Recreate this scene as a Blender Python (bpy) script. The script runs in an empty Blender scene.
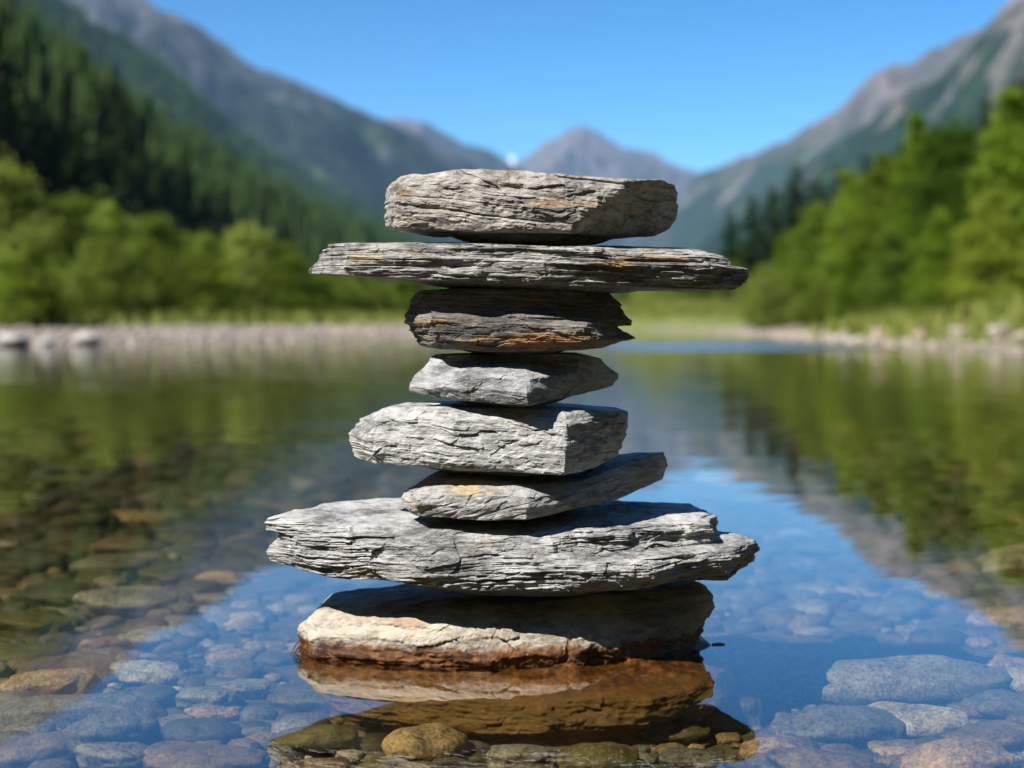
import bpy, math, random
import numpy as np

# ------------------------------------------------------------------ camera, sky, sun, exposure
S = bpy.context.scene
COL = S.collection
F, D, H, HZ = 1422.2, 1.75, 0.40, 320.0          # focal length (px), distance to stack, eye height, horizon row
camd = bpy.data.cameras.new("camera")
cam = bpy.data.objects.new("camera", camd); COL.objects.link(cam)
cam.location = (0, -D, H); cam.rotation_euler = (math.radians(90), 0, 0)
camd.sensor_width = 36; camd.lens = 50; camd.shift_y = -(384 - HZ) / 1024
camd.clip_start = 0.02; camd.clip_end = 40000
camd.dof.use_dof = True; camd.dof.focus_distance = D - 0.09; camd.dof.aperture_fstop = 3.3
S.camera = cam
AZ, EL = math.radians(54), math.radians(48)       # sun: to the left of and behind the camera
sdir = np.array([-math.sin(AZ) * math.cos(EL), -math.cos(AZ) * math.cos(EL), math.sin(EL)])
W = bpy.data.worlds.new("World"); S.world = W; W.use_nodes = True
wn = W.node_tree
sky = wn.nodes.new('ShaderNodeTexSky'); sky.sky_type = 'NISHITA'; sky.sun_disc = False
sky.sun_elevation = EL; sky.sun_rotation = math.atan2(sdir[0], sdir[1])
sky.air_density = 1.0; sky.dust_density = 0.0; sky.ozone_density = 3.0; sky.altitude = 1500
hs = wn.nodes.new('ShaderNodeHueSaturation'); hs.inputs['Saturation'].default_value = 1.12
hs.inputs['Value'].default_value = 0.235; hs.inputs['Hue'].default_value = 0.488
gm = wn.nodes.new('ShaderNodeGamma'); gm.inputs[1].default_value = 1.7      # deep, polarised mountain sky
wn.links.new(sky.outputs[0], gm.inputs[0]); wn.links.new(gm.outputs[0], hs.inputs['Color'])
wn.links.new(hs.outputs[0], wn.nodes['Background'].inputs[0])
wn.nodes['Background'].inputs[1].default_value = 0.10
sl = bpy.data.lights.new("sun", 'SUN'); sl.energy = 5.0; sl.angle = math.radians(0.5); sl.color = (1, 0.955, 0.885)
so = bpy.data.objects.new("sun", sl); COL.objects.link(so)
from mathutils import Vector
so.rotation_euler = Vector(sdir).to_track_quat('Z', 'Y').to_euler(); so.location = (-5, -3, 8)
S.view_settings.view_transform = 'Standard'; S.view_settings.look = 'None'
S.view_settings.exposure = 1.1; S.view_settings.gamma = 1
S.render.engine = 'CYCLES'
cy = S.cycles
cy.use_denoising = True; cy.max_bounces = 7; cy.diffuse_bounces = 2; cy.glossy_bounces = 3
cy.transmission_bounces = 3; cy.transparent_max_bounces = 8; cy.volume_bounces = 0
cy.caustics_reflective = False; cy.caustics_refractive = False
cy.sample_clamp_indirect = 4
random.seed(4); RNG = np.random.default_rng(7)

# ------------------------------------------------------------------ helpers
def tag(o, label=None, cat=None, group=None, kind=None):
    if label: o['label'] = label
    if cat: o['category'] = cat
    if group: o['group'] = group
    if kind: o['kind'] = kind
    return o

def mesh_np(name, verts, faces, mat, parent=None, smooth=True, loc=None):
    """faces: (n,k) int array or list of such arrays"""
    me = bpy.data.meshes.new(name)
    verts = np.asarray(verts, np.float32)
    fl = faces if isinstance(faces, list) else [faces]
    me.vertices.add(len(verts)); me.vertices.foreach_set('co', verts.ravel())
    loops = np.concatenate([f.ravel() for f in fl]).astype(np.int32)
    tot = np.concatenate([np.full(len(f), f.shape[1]) for f in fl]).astype(np.int32)
    start = np.concatenate([[0], np.cumsum(tot)[:-1]]).astype(np.int32)
    me.loops.add(len(loops)); me.loops.foreach_set('vertex_index', loops)
    me.polygons.add(len(tot)); me.polygons.foreach_set('loop_start', start); me.polygons.foreach_set('loop_total', tot)
    if smooth: me.polygons.foreach_set('use_smooth', np.ones(len(tot), bool))
    me.update(calc_edges=True); me.validate()
    if mat: me.materials.append(mat)
    o = bpy.data.objects.new(name, me); COL.objects.link(o)
    if parent: o.parent = parent
    if loc is not None: o.location = loc
    return o

def empty(name, loc=(0, 0, 0)):
    o = bpy.data.objects.new(name, None); COL.objects.link(o); o.location = loc
    o.empty_display_size = 0.1
    return o

def hsh(i, j, k, seed):
    h = (i.astype(np.uint32) * np.uint32(374761393) + j.astype(np.uint32) * np.uint32(668265263)
         + k.astype(np.uint32) * np.uint32(2246822519) + np.uint32(seed * 3266489917 & 0xffffffff))
    h = (h ^ (h >> np.uint32(13))) * np.uint32(1274126177)
    h = (h ^ (h >> np.uint32(16))) * np.uint32(2654435761)
    h = h ^ (h >> np.uint32(15))
    return h.astype(np.float64) / 4294967295.0

def noise(x, y, z, seed=0):
    """value noise, -1..1"""
    x, y, z = np.broadcast_arrays(np.asarray(x, float), np.asarray(y, float), np.asarray(z, float))
    xi, yi, zi = np.floor(x), np.floor(y), np.floor(z)
    fx, fy, fz = x - xi, y - yi, z - zi
    xi, yi, zi = xi.astype(np.int64), yi.astype(np.int64), zi.astype(np.int64)
    q = lambda t: t * t * t * (t * (t * 6 - 15) + 10)
    u, v, w = q(fx), q(fy), q(fz)
    r = 0
    for a in (0, 1):
        for b in (0, 1):
            for c in (0, 1):
                r = r + hsh(xi + a, yi + b, zi + c, seed) * (u if a else 1 - u) * (v if b else 1 - v) * (w if c else 1 - w)
    return r * 2 - 1

def fbm(x, y, z, seed=0, oct=4, gain=0.5):
    a, s, r = 1.0, 0.0, 0.0
    for o in range(oct):
        r = r + a * noise(x * 2 ** o + 3.1 * o, y * 2 ** o - 1.7 * o, z * 2 ** o + .9 * o, seed + o); s += a; a *= gain
    return r / s

def facets(x, y, z, seed):
    """irregular broken facets: every cell of a jittered lattice is a tilted plane of its own"""
    xi, yi, zi = np.floor(x).astype(np.int64), np.floor(y).astype(np.int64), np.floor(z).astype(np.int64)
    best = np.full(x.shape, 1e9); out = np.zeros(x.shape)
    for a in (-1, 0, 1):
        for b in (-1, 0, 1):
            for c in (-1, 0, 1):
                I, J, K_ = xi + a, yi + b, zi + c
                dx = x - (I + hsh(I, J, K_, seed)); dy = y - (J + hsh(I, J, K_, seed + 1)); dz = z - (K_ + hsh(I, J, K_, seed + 2))
                d = dx * dx + dy * dy + dz * dz
                h0 = hsh(I, J, K_, seed + 3) * 2 - 1; gx_ = hsh(I, J, K_, seed + 4) * 2 - 1; gz_ = hsh(I, J, K_, seed + 5) * 2 - 1
                w = d < best; best = np.where(w, d, best); out = np.where(w, .6 * h0 + .7 * gx_ * dx + .8 * gz_ * dz, out)
    return out

def sstep(a, b, x):
    t = np.clip((x - a) / (b - a), 0, 1); return t * t * (3 - 2 * t)

# node helper
class NT:
    def __init__(s, name):
        s.m = bpy.data.materials.new(name); s.m.use_nodes = True
        s.t = s.m.node_tree; s.t.nodes.clear()
        s.out = s.t.nodes.new('ShaderNodeOutputMaterial')
    def n(s, typ, ins=None, **props):
        nd = s.t.nodes.new('ShaderNode' + typ)
        for k, v in props.items(): setattr(nd, k, v)
        for k, v in (ins or {}).items():
            sock = nd.inputs[k]
            if isinstance(v, bpy.types.NodeSocket): s.t.links.new(v, sock)
            else: sock.default_value = v
        return nd
    def math(s, op, a, b=0.0, c=None, clamp=False):
        d = {0: a, 1: b}
        if c is not None: d[2] = c
        return s.n('Math', d, operation=op, use_clamp=clamp).outputs[0]
    def mix(s, f, a, b, mode='MIX'):
        nd = s.n('MixRGB', {'Fac': f, 'Color1': a, 'Color2': b}, blend_type=mode); return nd.outputs[0]
    def coord(s, kind='Object', scale=(1, 1, 1), rot=(0, 0, 0), loc=(0, 0, 0)):
        if kind == 'Position': c = s.n('NewGeometry').outputs['Position']
        else: c = s.n('TexCoord').outputs[kind]
        return s.n('Mapping', {'Vector': c, 'Scale': scale, 'Rotation': rot, 'Location': loc}).outputs[0]
    def noise(s, vec, scale, detail=4, rough=.55, dist=0.0):
        return s.n('TexNoise', {'Vector': vec, 'Scale': scale, 'Detail': detail, 'Roughness': rough, 'Distortion': dist}).outputs[0]
    def ramp(s, f, stops):
        nd = s.n('ValToRGB', {'Fac': f}); el = nd.color_ramp.elements
        while len(el) < len(stops): el.new(0.5)
        for e, (p, c) in zip(el, stops):
            e.position = p; e.color = c if len(c) == 4 else (*c, 1)
        return nd.outputs[0]
    def rng(s, v, a, b, c=0.0, d=1.0, smooth=True):
        return s.n('MapRange', {'Value': v, 'From Min': a, 'From Max': b, 'To Min': c, 'To Max': d},
                   interpolation_type='SMOOTHSTEP' if smooth else 'LINEAR').outputs[0]
    def bump(s, h, dist=1.0, strength=1.0, normal=None):
        d = {'Height': h, 'Distance': dist, 'Strength': strength}
        if normal is not None: d['Normal'] = normal
        return s.n('Bump', d).outputs[0]
    def surf(s, sock): s.t.links.new(sock, s.out.inputs['Surface']); return s.m

def c4(c): return (*c, 1) if len(c) == 3 else c

# ------------------------------------------------------------------ water and ground
SHORE = [(-16, -14), (-17, 0), (-13.5, 11), (-8.6, 20.5), (-6.2, 24), (-4.2, 27), (-2.6, 30), (-1.2, 36), (0.3, 45), (2.5, 51), (4.9, 50),
         (6.6, 43), (6.9, 36), (6.0, 26.5), (5.9, 22.5), (6.7, 17.6), (9, 11), (11.5, 3), (12.5, -8), (8, -15), (-8, -17)]
SH = np.array(SHORE, float)
def shore_sd(x, y):
    """metres outside the lake (+ on land)"""
    x = np.asarray(x, float); y = np.asarray(y, float)
    d = np.full(x.shape, 1e9); ins = np.zeros(x.shape, bool)
    for a, b in zip(SH, np.roll(SH, -1, 0)):
        e = b - a; t = np.clip(((x - a[0]) * e[0] + (y - a[1]) * e[1]) / (e @ e), 0, 1)
        d = np.minimum(d, np.hypot(x - a[0] - t * e[0], y - a[1] - t * e[1]))
        c = (a[1] > y) != (b[1] > y)
        with np.errstate(divide='ignore', invalid='ignore'):
            xx = (b[0] - a[0]) * (y - a[1]) / (b[1] - a[1] if b[1] != a[1] else 1e-9) + a[0]
        ins ^= c & (x < xx)
    return np.where(ins, -d, d)

def ground_z(x, y, sd=None):
    x = np.asarray(x, float); y = np.asarray(y, float)
    if sd is None: sd = shore_sd(x, y)
    sd = sd + 0.35 * noise(x * .6, y * .6, 0, 31) * sstep(0.0, 3, np.abs(sd) + .5)
    bed = -(0.085 + 0.030 * np.clip(y - .6, 0, 14) ** 1.15 + 0.02 * np.clip(-y - 2, 0, 10))
    bed = np.maximum(bed, -1.1) + .012 * noise(x * 2.2, y * 2.2, 0, 5)
    bed = np.where(sd > -4, np.maximum(bed, -0.30 * -np.minimum(sd, 0) ** 1.0 if False else bed * np.clip(-sd / 4, 0, 1) - .0), bed)
    right = sstep(-1, 4, x - 1.0 + .0 * y) * sstep(80, 40, y - 0)
    land = 0.36 * (1 - np.exp(-np.maximum(sd, 0) / 2.2)) + np.clip(sd - 1.0, 0, 40) * .13 * right + np.clip(sd - 6, 0, 400) * .006
    land = land + .10 * noise(x * .35, y * .35, 0, 8) * sstep(1.5, 8, sd)
    return np.where(sd > 0, land, bed)

def sym(n, lim, a):
    t = np.linspace(-1, 1, n) * math.asinh(lim / a); return a * np.sinh(t)
gx = sym(640, 9000, 4.0); gy = sym(640, 9000, 5.0) + 2.0
GX, GY = np.meshgrid(gx, gy)
SD = shore_sd(GX, GY); GZ = ground_z(GX, GY, SD)
n = len(gx)
idx = np.arange(n * n).reshape(n, n)
gf = np.stack([idx[:-1, :-1], idx[:-1, 1:], idx[1:, 1:], idx[1:, :-1]], -1).reshape(-1, 4)

m = NT('ground_gravel_and_grass')
pos = m.coord('Position')
sdn = m.n('Attribute', attribute_name='shore').outputs['Fac']
vor = m.n('TexVoronoi', {'Vector': pos, 'Scale': 26.0, 'Randomness': 1.0}, feature='F1')
peb = m.ramp(vor.outputs['Color'], [(0, (.03, .027, .02)), (.35, (.06, .05, .036)), (.7, (.09, .075, .055)), (1, (.04, .045, .045))])
alg = m.noise(pos, 1.1, 4)
peb = m.mix(m.rng(alg, .42, .66, 0, .75), peb, c4((.04, .036, .013)))
sp = m.n('SeparateXYZ', {'Vector': pos}).outputs
peb = m.mix(m.rng(sp[1], 1.5, 7, 0, .75), peb, c4((.036, .036, .015)))
beach = m.ramp(m.noise(pos, 5.0, 8, .75), [(.3, (.14, .115, .095)), (.55, (.28, .24, .205)), (.75, (.40, .355, .315))])
grass = m.ramp(m.noise(pos, 1.2, 6, .7), [(.3, (.07, .095, .02)), (.55, (.135, .155, .035)), (.75, (.21, .21, .065))])
wetl = m.rng(sp[2], 0.0, .07, .45, 1)
beach = m.mix(1.0, beach, m.n('CombineXYZ', {0: wetl, 1: wetl, 2: wetl}).outputs[0], 'MULTIPLY')
edge = m.math('ADD', sdn, m.math('MULTIPLY', m.math('SUBTRACT', m.noise(pos, .9, 4), .5), 2.2))
rt = m.math('MULTIPLY', m.rng(sp[0], 2.0, 4.0), m.math('SUBTRACT', 1.0, m.math('MULTIPLY', m.rng(sp[1], 29, 33), m.rng(sp[1], 46, 43))))
edge = m.math('ADD', edge, m.math('MULTIPLY', rt, 2.9))
land = m.mix(m.rng(edge, 2.4, 3.2), beach, grass)
base = m.mix(m.rng(sp[2], -.03, .01), peb, land)
hgt = m.math('SUBTRACT', .6, vor.outputs['Distance'])
nrm = m.bump(m.math('MULTIPLY', hgt, .02), 1.0, .8)
bs = m.n('BsdfPrincipled', {'Base Color': base, 'Roughness': .85, 'Normal': nrm})
M_GROUND = m.surf(bs.outputs[0])
g = mesh_np('ground', np.stack([GX, GY, GZ], -1).reshape(-1, 3), gf, M_GROUND)
at = g.data.attributes.new('shore', 'FLOAT', 'POINT'); at.data.foreach_set('value', np.clip(SD, -50, 50).ravel().astype(np.float32))
tag(g, kind='structure')

m = NT('lake_water')
pos = m.coord('Position')
sp = m.n('SeparateXYZ', {'Vector': pos}).outputs
far = m.rng(sp[1], .3, 7)
v1 = m.coord('Position', (.55, 1.6, 1)); v2 = m.coord('Position', (2.2, 5.5, 1), (0, 0, .25))
n1 = m.noise(v1, 1.5, 2, .5); n2 = m.noise(v2, 1.6, 3, .5)
patch = m.math('MULTIPLY', m.math('MULTIPLY', m.rng(sp[1], 15.5, 18.5), m.rng(sp[1], 26, 21)), m.rng(sp[0], .6, 2.2))
patch = m.math('MULTIPLY', patch, m.rng(sp[0], 6.5, 4.0))
h = m.math('ADD', m.math('MULTIPLY', n1, m.math('MULTIPLY_ADD', far, .0075, .0005)), m.math('MULTIPLY', n2, m.math('MULTIPLY_ADD', far, .0016, .00022)))
h = m.math('ADD', h, m.math('MULTIPLY', m.noise(v2, 2.0, 2), m.math('MULTIPLY', patch, .03)))
nrm = m.bump(h, 1.0, 1.0)
gl = m.n('BsdfGlossy', {'Color': (1, 1, 1, 1), 'Roughness': m.math('MULTIPLY_ADD', patch, .22, .012), 'Normal': nrm})
tr = m.n('BsdfTransparent', {'Color': (.93, .87, .66, 1)})
fr = m.math('POWER', m.n('Fresnel', {'IOR': 1.40, 'Normal': nrm}).outputs[0], .68)
mx = m.n('MixShader', {0: fr, 1: tr.outputs[0], 2: gl.outputs[0]})
M_WATER = m.surf(mx.outputs[0])
wv = np.array([(p[0] * 1.12, p[1] * 1.1 + (.5 if p[1] < 0 else 1.2), 0.0) for p in SHORE])
wv = np.array([(-24, -24, 0), (20, -24, 0), (20, 60, 0), (-24, 60, 0)], float)
water = mesh_np('water', wv, np.array([[0, 1, 2, 3]]), M_WATER, smooth=False)
tag(water, kind='structure')

# ------------------------------------------------------------------ mountains
def mountain_mat(name, forest, rock, z0, z1, scale, grass=(.10, .13, .04)):
    m = NT(name)
    pos = m.coord('Position'); sp = m.n('SeparateXYZ', {'Vector': pos}).outputs
    nz = m.noise(pos, scale, 8, .65); nf = m.noise(pos, scale * 9, 6, .7)
    st = m.noise(m.coord('Position', (1, 1, .3)), scale * 3.0, 8, .7)
    fo = m.mix(m.rng(nf, .35, .65), c4(tuple(c * .55 for c in forest)), c4(forest))
    fo = m.mix(m.rng(st, .52, .68, 0, .6), fo, c4(grass))
    ro = m.ramp(st, [(.25, tuple(c * .5 for c in rock)), (.5, rock), (.75, tuple(min(.6, c * 1.5) for c in rock))])
    hh = m.math('ADD', sp[2], m.math('MULTIPLY', m.math('SUBTRACT', nz, .5), (z1 - z0) * 2.4))
    base = m.mix(m.rng(hh, z0, z1), fo, ro)
    sl_ = m.rng(m.noise(m.coord('Position', (1, 1, .45)), scale * 3.2, 6), .57, .68, 0, .55)
    base = m.mix(m.math('MULTIPLY', sl_, m.rng(sp[2], z0 * .3, z0 * .8)), base, c4(tuple(min(.6, c * 1.6) for c in rock)))
    nrm = m.bump(m.math('ADD', m.math('MULTIPLY', st, .8 / scale * .12), m.math('MULTIPLY', nf, .04 / scale)), 1.0, .8)
    return m.surf(m.n('BsdfPrincipled', {'Base Color': base, 'Roughness': .9, 'Normal': nrm, 'Specular IOR Level': .1}).outputs[0])

def ridge(name, crest, foot, mat, rough=.09, seed=1, nu=260, nv=80, pw=1.0, zfoot=-3.0):
    cr = np.array(crest, float); ft = np.array(foot, float)
    u = np.linspace(0, 1, nu)
    def along(a, cols):
        t = (a[:, 0] - a[0, 0]) / (a[-1, 0] - a[0, 0])
        return [np.interp(u, t, a[:, c]) for c in cols]
    px, py, dc = along(cr, (0, 1, 2)); fx, df = along(ft, (0, 1))
    X0 = (px - 512) / F * dc; Y0 = dc - D; Z0 = H + (HZ - py) / F * dc
    X1 = (fx - 512) / F * df; Y1 = df - D
    v = np.concatenate([np.linspace(-.5, 0, 14, endpoint=False), np.linspace(0, 1, nv)])
    V, U = np.meshgrid(v, u, indexing='ij')
    vp = np.clip(V, 0, 1)
    X = X0 + (X1 - X0) * V; Y = Y0 + (Y1 - Y0) * V
    Z = np.where(V >= 0, zfoot + (Z0 - zfoot) * (1 - vp) ** pw, Z0 + (Z0 * 1.2) * V)
    L = float(np.mean(Z0)) * 1.2
    env = np.sin(np.clip(vp, 0, 1) * math.pi) ** .6 + .10
    r1 = 1 - np.abs(fbm(X / L * 1.7, Y / L * 1.7, Z / L * .5, seed, 5)) * 2.2
    r2 = fbm(X / L * 6, Y / L * 6, Z / L * 4, seed + 9, 4)
    Z = Z + fbm(X / L * 14, Y / L * 14, Z * 0, seed + 19, 4) * .022 * Z0 * (V > -.02) 
    Z = Z + (r1 - .6) * env * rough * Z0 * 2.2 + r2 * rough * .6 * Z0 * (env * .8 + .1)
    Z = np.where(V >= 1, zfoot, Z)
    nU, nV = nu, len(v)
    ix = np.arange(nU * nV).reshape(nV, nU)
    f = np.stack([ix[:-1, :-1], ix[1:, :-1], ix[1:, 1:], ix[:-1, 1:]], -1).reshape(-1, 4)
    o = mesh_np(name, np.stack([X, Y, Z], -1).reshape(-1, 3), f, mat)
    tag(o, kind='structure')
    return X, Y, Z, V

MT_A = mountain_mat('forest_floor', (.014, .026, .008), (.06, .07, .04), 900, 1200, .02, (.028, .042, .012))
MT_B = mountain_mat('dark_forest_ridge', (.014, .030, .012), (.08, .08, .07), 900, 1400, .006, (.05, .075, .03))
MT_C = mountain_mat('rocky_mountain_left', (.010, .026, .018), (.095, .095, .105), 330, 560, .0028)
MT_E = mountain_mat('far_peak_rock', (.03, .042, .035), (.115, .10, .105), 250, 700, .0016)
MT_F = mountain_mat('rocky_mountain_right', (.022, .044, .024), (.15, .122, .118), 330, 620, .0026)
MT_G = mountain_mat('green_ridge_right', (.012, .032, .016), (.14, .122, .112), 230, 400, .005, (.045, .075, .025))
A = ridge('hillside', [(-2600, -150, 330), (-1700, -240, 380), (-900, -215, 420), (-420, -190, 430), (-150, -60, 450), (0, 45, 480), (100, 104, 510), (155, 140, 540), (221, 170, 580), (265, 196, 610), (310, 217, 650), (376, 240, 700), (430, 268, 760), (500, 305, 800)],
          [(-2600, 32), (-1700, 36), (-900, 42), (-420, 48), (-150, 60), (0, 75), (100, 95), (180, 125), (260, 165), (330, 230), (420, 330), (500, 480)], MT_A, rough=.03, seed=3, pw=.85, zfoot=0.0, nu=700)
B = ridge('forested_ridge', [(-420, -330, 1100), (-200, -180, 1150), (0, -48, 1200), (75, 8, 1250), (146, 52, 1300), (199, 96, 1350), (248, 140, 1400), (283, 161, 1450), (330, 190, 1500), (400, 220, 1550), (460, 260, 1600), (540, 310, 1700)],
          [(-420, 500), (0, 600), (150, 750), (300, 900), (420, 1000), (540, 1200)], MT_B, rough=.05, seed=7)
ridge('mountain', [(-420, -190, 2400), (-100, -140, 2450), (0, -100, 2500), (80, -52, 2550), (150, 0, 2600), (200, 33, 2650), (240, 62, 2700), (290, 78, 2750), (340, 100, 2800), (400, 125, 2900), (440, 148, 3000), (470, 168, 3050), (530, 220, 3150), (640, 310, 3300)],
      [(-420, 1300), (0, 1500), (200, 1700), (400, 1950), (500, 2100), (640, 2400)], MT_C, rough=.10, seed=12, nu=400, nv=120)
ridge('mountain', [(330, 130, 4700), (400, 121, 4700), (425, 128, 4700), (450, 137, 4700), (475, 149, 4700), (500, 156, 4700), (520, 168, 4700), (600, 230, 4700)],
      [(330, 3600), (600, 3600)], MT_E, rough=.14, seed=15)
ridge('mountain', [(430, 235, 6300), (480, 190, 6300), (515, 166, 6300), (530, 154, 6300), (540, 148, 6300), (549, 141, 6300), (558, 138, 6300), (568, 132, 6300), (575, 133, 6300), (581, 128, 6300), (590, 131, 6300), (600, 132, 6300), (607, 137, 6300), (616, 141, 6300), (624, 146, 6300), (636, 149, 6300), (646, 155, 6300), (656, 158, 6300), (666, 166, 6300), (680, 173, 6300), (705, 178, 6300), (780, 230, 6300)],
      [(430, 4300), (780, 4300)], MT_E, rough=.16, seed=22, nu=400, nv=120)
m = NT('old_snow')
M_SNOW = m.surf(m.n('BsdfPrincipled', {'Base Color': (.82, .84, .87, 1), 'Roughness': .7}).outputs[0])
ridge('snowfield', [(490, 190, 6500), (500, 171, 6500), (508, 160, 6500), (513, 155, 6500), (518, 161, 6500), (530, 190, 6500)], [(490, 6000), (530, 6000)], M_SNOW, rough=.04, seed=25, nu=60, nv=20)
ridge('mountain', [(620, 270, 3600), (660, 222, 3550), (690, 188, 3500), (705, 170, 3450), (730, 161, 3400), (760, 150, 3300), (790, 138, 3200), (810, 125, 3150), (835, 112, 3100), (850, 100, 3050), (870, 77, 3000), (887, 65, 2950), (915, 60, 2900), (935, 50, 2850), (955, 38, 2800), (985, 28, 2750), (1012, 0, 2700), (1080, -60, 2600), (1300, -130, 2500), (1500, -150, 2400)],
      [(620, 2700), (800, 2200), (1000, 1900), (1500, 1500)], MT_F, rough=.09, seed=31, nu=400, nv=120)
ridge('mountain', [(640, 300, 1900), (690, 252, 1850), (740, 216, 1800), (786, 184, 1750), (822, 152, 1700), (868, 120, 1650), (936, 79, 1600), (979, 33, 1550), (1015, 5, 1530), (1060, -20, 1500), (1300, -200, 1400), (1500, -260, 1350), (2400, -230, 1200), (4200, -120, 900)],
      [(640, 1300), (800, 1000), (1000, 700), (1500, 400), (2400, 300), (4200, 180)], MT_G, rough=.08, seed=41, nu=800, nv=120)

# unseen wooded valley side behind and beside the photographer, added to cut sky fill
ph = np.radians(np.linspace(158, 382, 200)); vv = np.linspace(-.4, 1, 70)
PH, VV = np.meshgrid(ph, vv)
fall = sstep(0, .18, (PH - ph[0]) / (ph[-1] - ph[0])) * sstep(0, .18, (ph[-1] - PH) / (ph[-1] - ph[0]))
RR = 210 - 165 * VV + 12 * noise(np.cos(PH) * 3, np.sin(PH) * 3, VV * 2, 77)
ZZ = np.where(VV >= 0, (1 - VV) ** .9, 1 + VV * .8) * (80 + 60 * fall) * (1 + .16 * fbm(np.cos(PH) * 4, np.sin(PH) * 4, VV * 3, 78, 5)) + 5 * fbm(np.cos(PH) * 22, np.sin(PH) * 22, VV * 16, 79, 3) * np.clip(1 - VV, 0, 1) - .5
ix = np.arange(PH.size).reshape(PH.shape)
tag(mesh_np('hillside', np.stack([RR * np.cos(PH), RR * np.sin(PH) - 5, ZZ], -1).reshape(-1, 3), np.stack([ix[:-1, :-1], ix[1:, :-1], ix[1:, 1:], ix[:-1, 1:]], -1).reshape(-1, 4), MT_A), kind='structure')

# ------------------------------------------------------------------ trees and shrubs
def leaf_mat(name, c1, c2, trans=.35):
    m = NT(name)
    oi = m.n('ObjectInfo').outputs['Random']
    nz = m.noise(m.coord('Object'), 1.6, 4, .6)
    f = m.math('ADD', m.math('MULTIPLY', nz, .55), m.math('MULTIPLY', oi, .6))
    col = m.mix(m.rng(f, .25, .85), c4(c1), c4(c2))
    d = m.n('BsdfDiffuse', {'Color': col}); t = m.n('BsdfTranslucent', {'Color': m.mix(1.0, col, c4((1.15, 1.2, .55)), 'MULTIPLY')})
    return m.surf(m.n('MixShader', {0: trans, 1: d.outputs[0], 2: t.outputs[0]}).outputs[0])
def bark_mat(name, c):
    m = NT(name)
    nz = m.noise(m.coord('Object', (1, 1, .2)), 14, 5)
    col = m.mix(nz, c4(tuple(x * .5 for x in c)), c4(tuple(x * 1.4 for x in c)))
    return m.surf(m.n('BsdfPrincipled', {'Base Color': col, 'Roughness': .9, 'Normal': m.bump(nz, .03)}).outputs[0])
L_TREE = leaf_mat('broad_leaves', (.075, .145, .012), (.19, .275, .030), .45)
L_TREE2 = leaf_mat('deep_green_leaves', (.055, .105, .012), (.135, .20, .028), .42)
L_TREE3 = leaf_mat('yellowish_leaves', (.10, .15, .014), (.24, .29, .04), .46)
L_BUSH2 = leaf_mat('green_shrub_leaves', (.09, .14, .018), (.22, .29, .05), .48)
L_BUSH = leaf_mat('willow_leaves', (.105, .15, .022), (.29, .345, .095), .5)
L_CON = leaf_mat('conifer_needles', (.018, .036, .010), (.042, .070, .018), .15)
L_CONB = leaf_mat('bright_conifer_needles', (.020, .042, .011), (.040, .066, .016), .15)
BARK = bark_mat('bark', (.14, .11, .08))

def tube(pts, rad, seg=7):
    pts = np.array(pts, float); n = len(pts); V = []
    for i, p in enumerate(pts):
        t = pts[min(i + 1, n - 1)] - pts[max(i - 1, 0)]; t /= np.linalg.norm(t)
        a = np.cross(t, [0, 1, .1]); a /= np.linalg.norm(a); b = np.cross(t, a)
        for k in range(seg):
            w = 2 * math.pi * k / seg; V.append(p + rad[i] * (math.cos(w) * a + math.sin(w) * b))
    f = [(i * seg + k, i * seg + (k + 1) % seg, (i + 1) * seg + (k + 1) % seg, (i + 1) * seg + k) for i in range(n - 1) for k in range(seg)]
    return np.array(V), np.array(f)
def join(parts):
    V, Fc, o = [], [], 0
    for v, f in parts: V.append(v); Fc.append(f + o); o += len(v)
    return np.concatenate(V), np.concatenate(Fc)
def leaf_quads(P, size, rng, droop=0.0):
    n = len(P)
    a = rng.normal(size=(n, 3)); a[:, 2] -= droop; a /= np.linalg.norm(a, axis=1)[:, None]
    b = np.cross(a, rng.normal(size=(n, 3))); b /= np.linalg.norm(b, axis=1)[:, None]
    s = size * rng.uniform(.6, 1.3, (n, 1))
    V = np.stack([P - a * s, P + b * s * .5, P + a * s, P - b * s * .5], 1).reshape(-1, 3)
    return V, np.arange(4 * n).reshape(n, 4)

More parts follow.
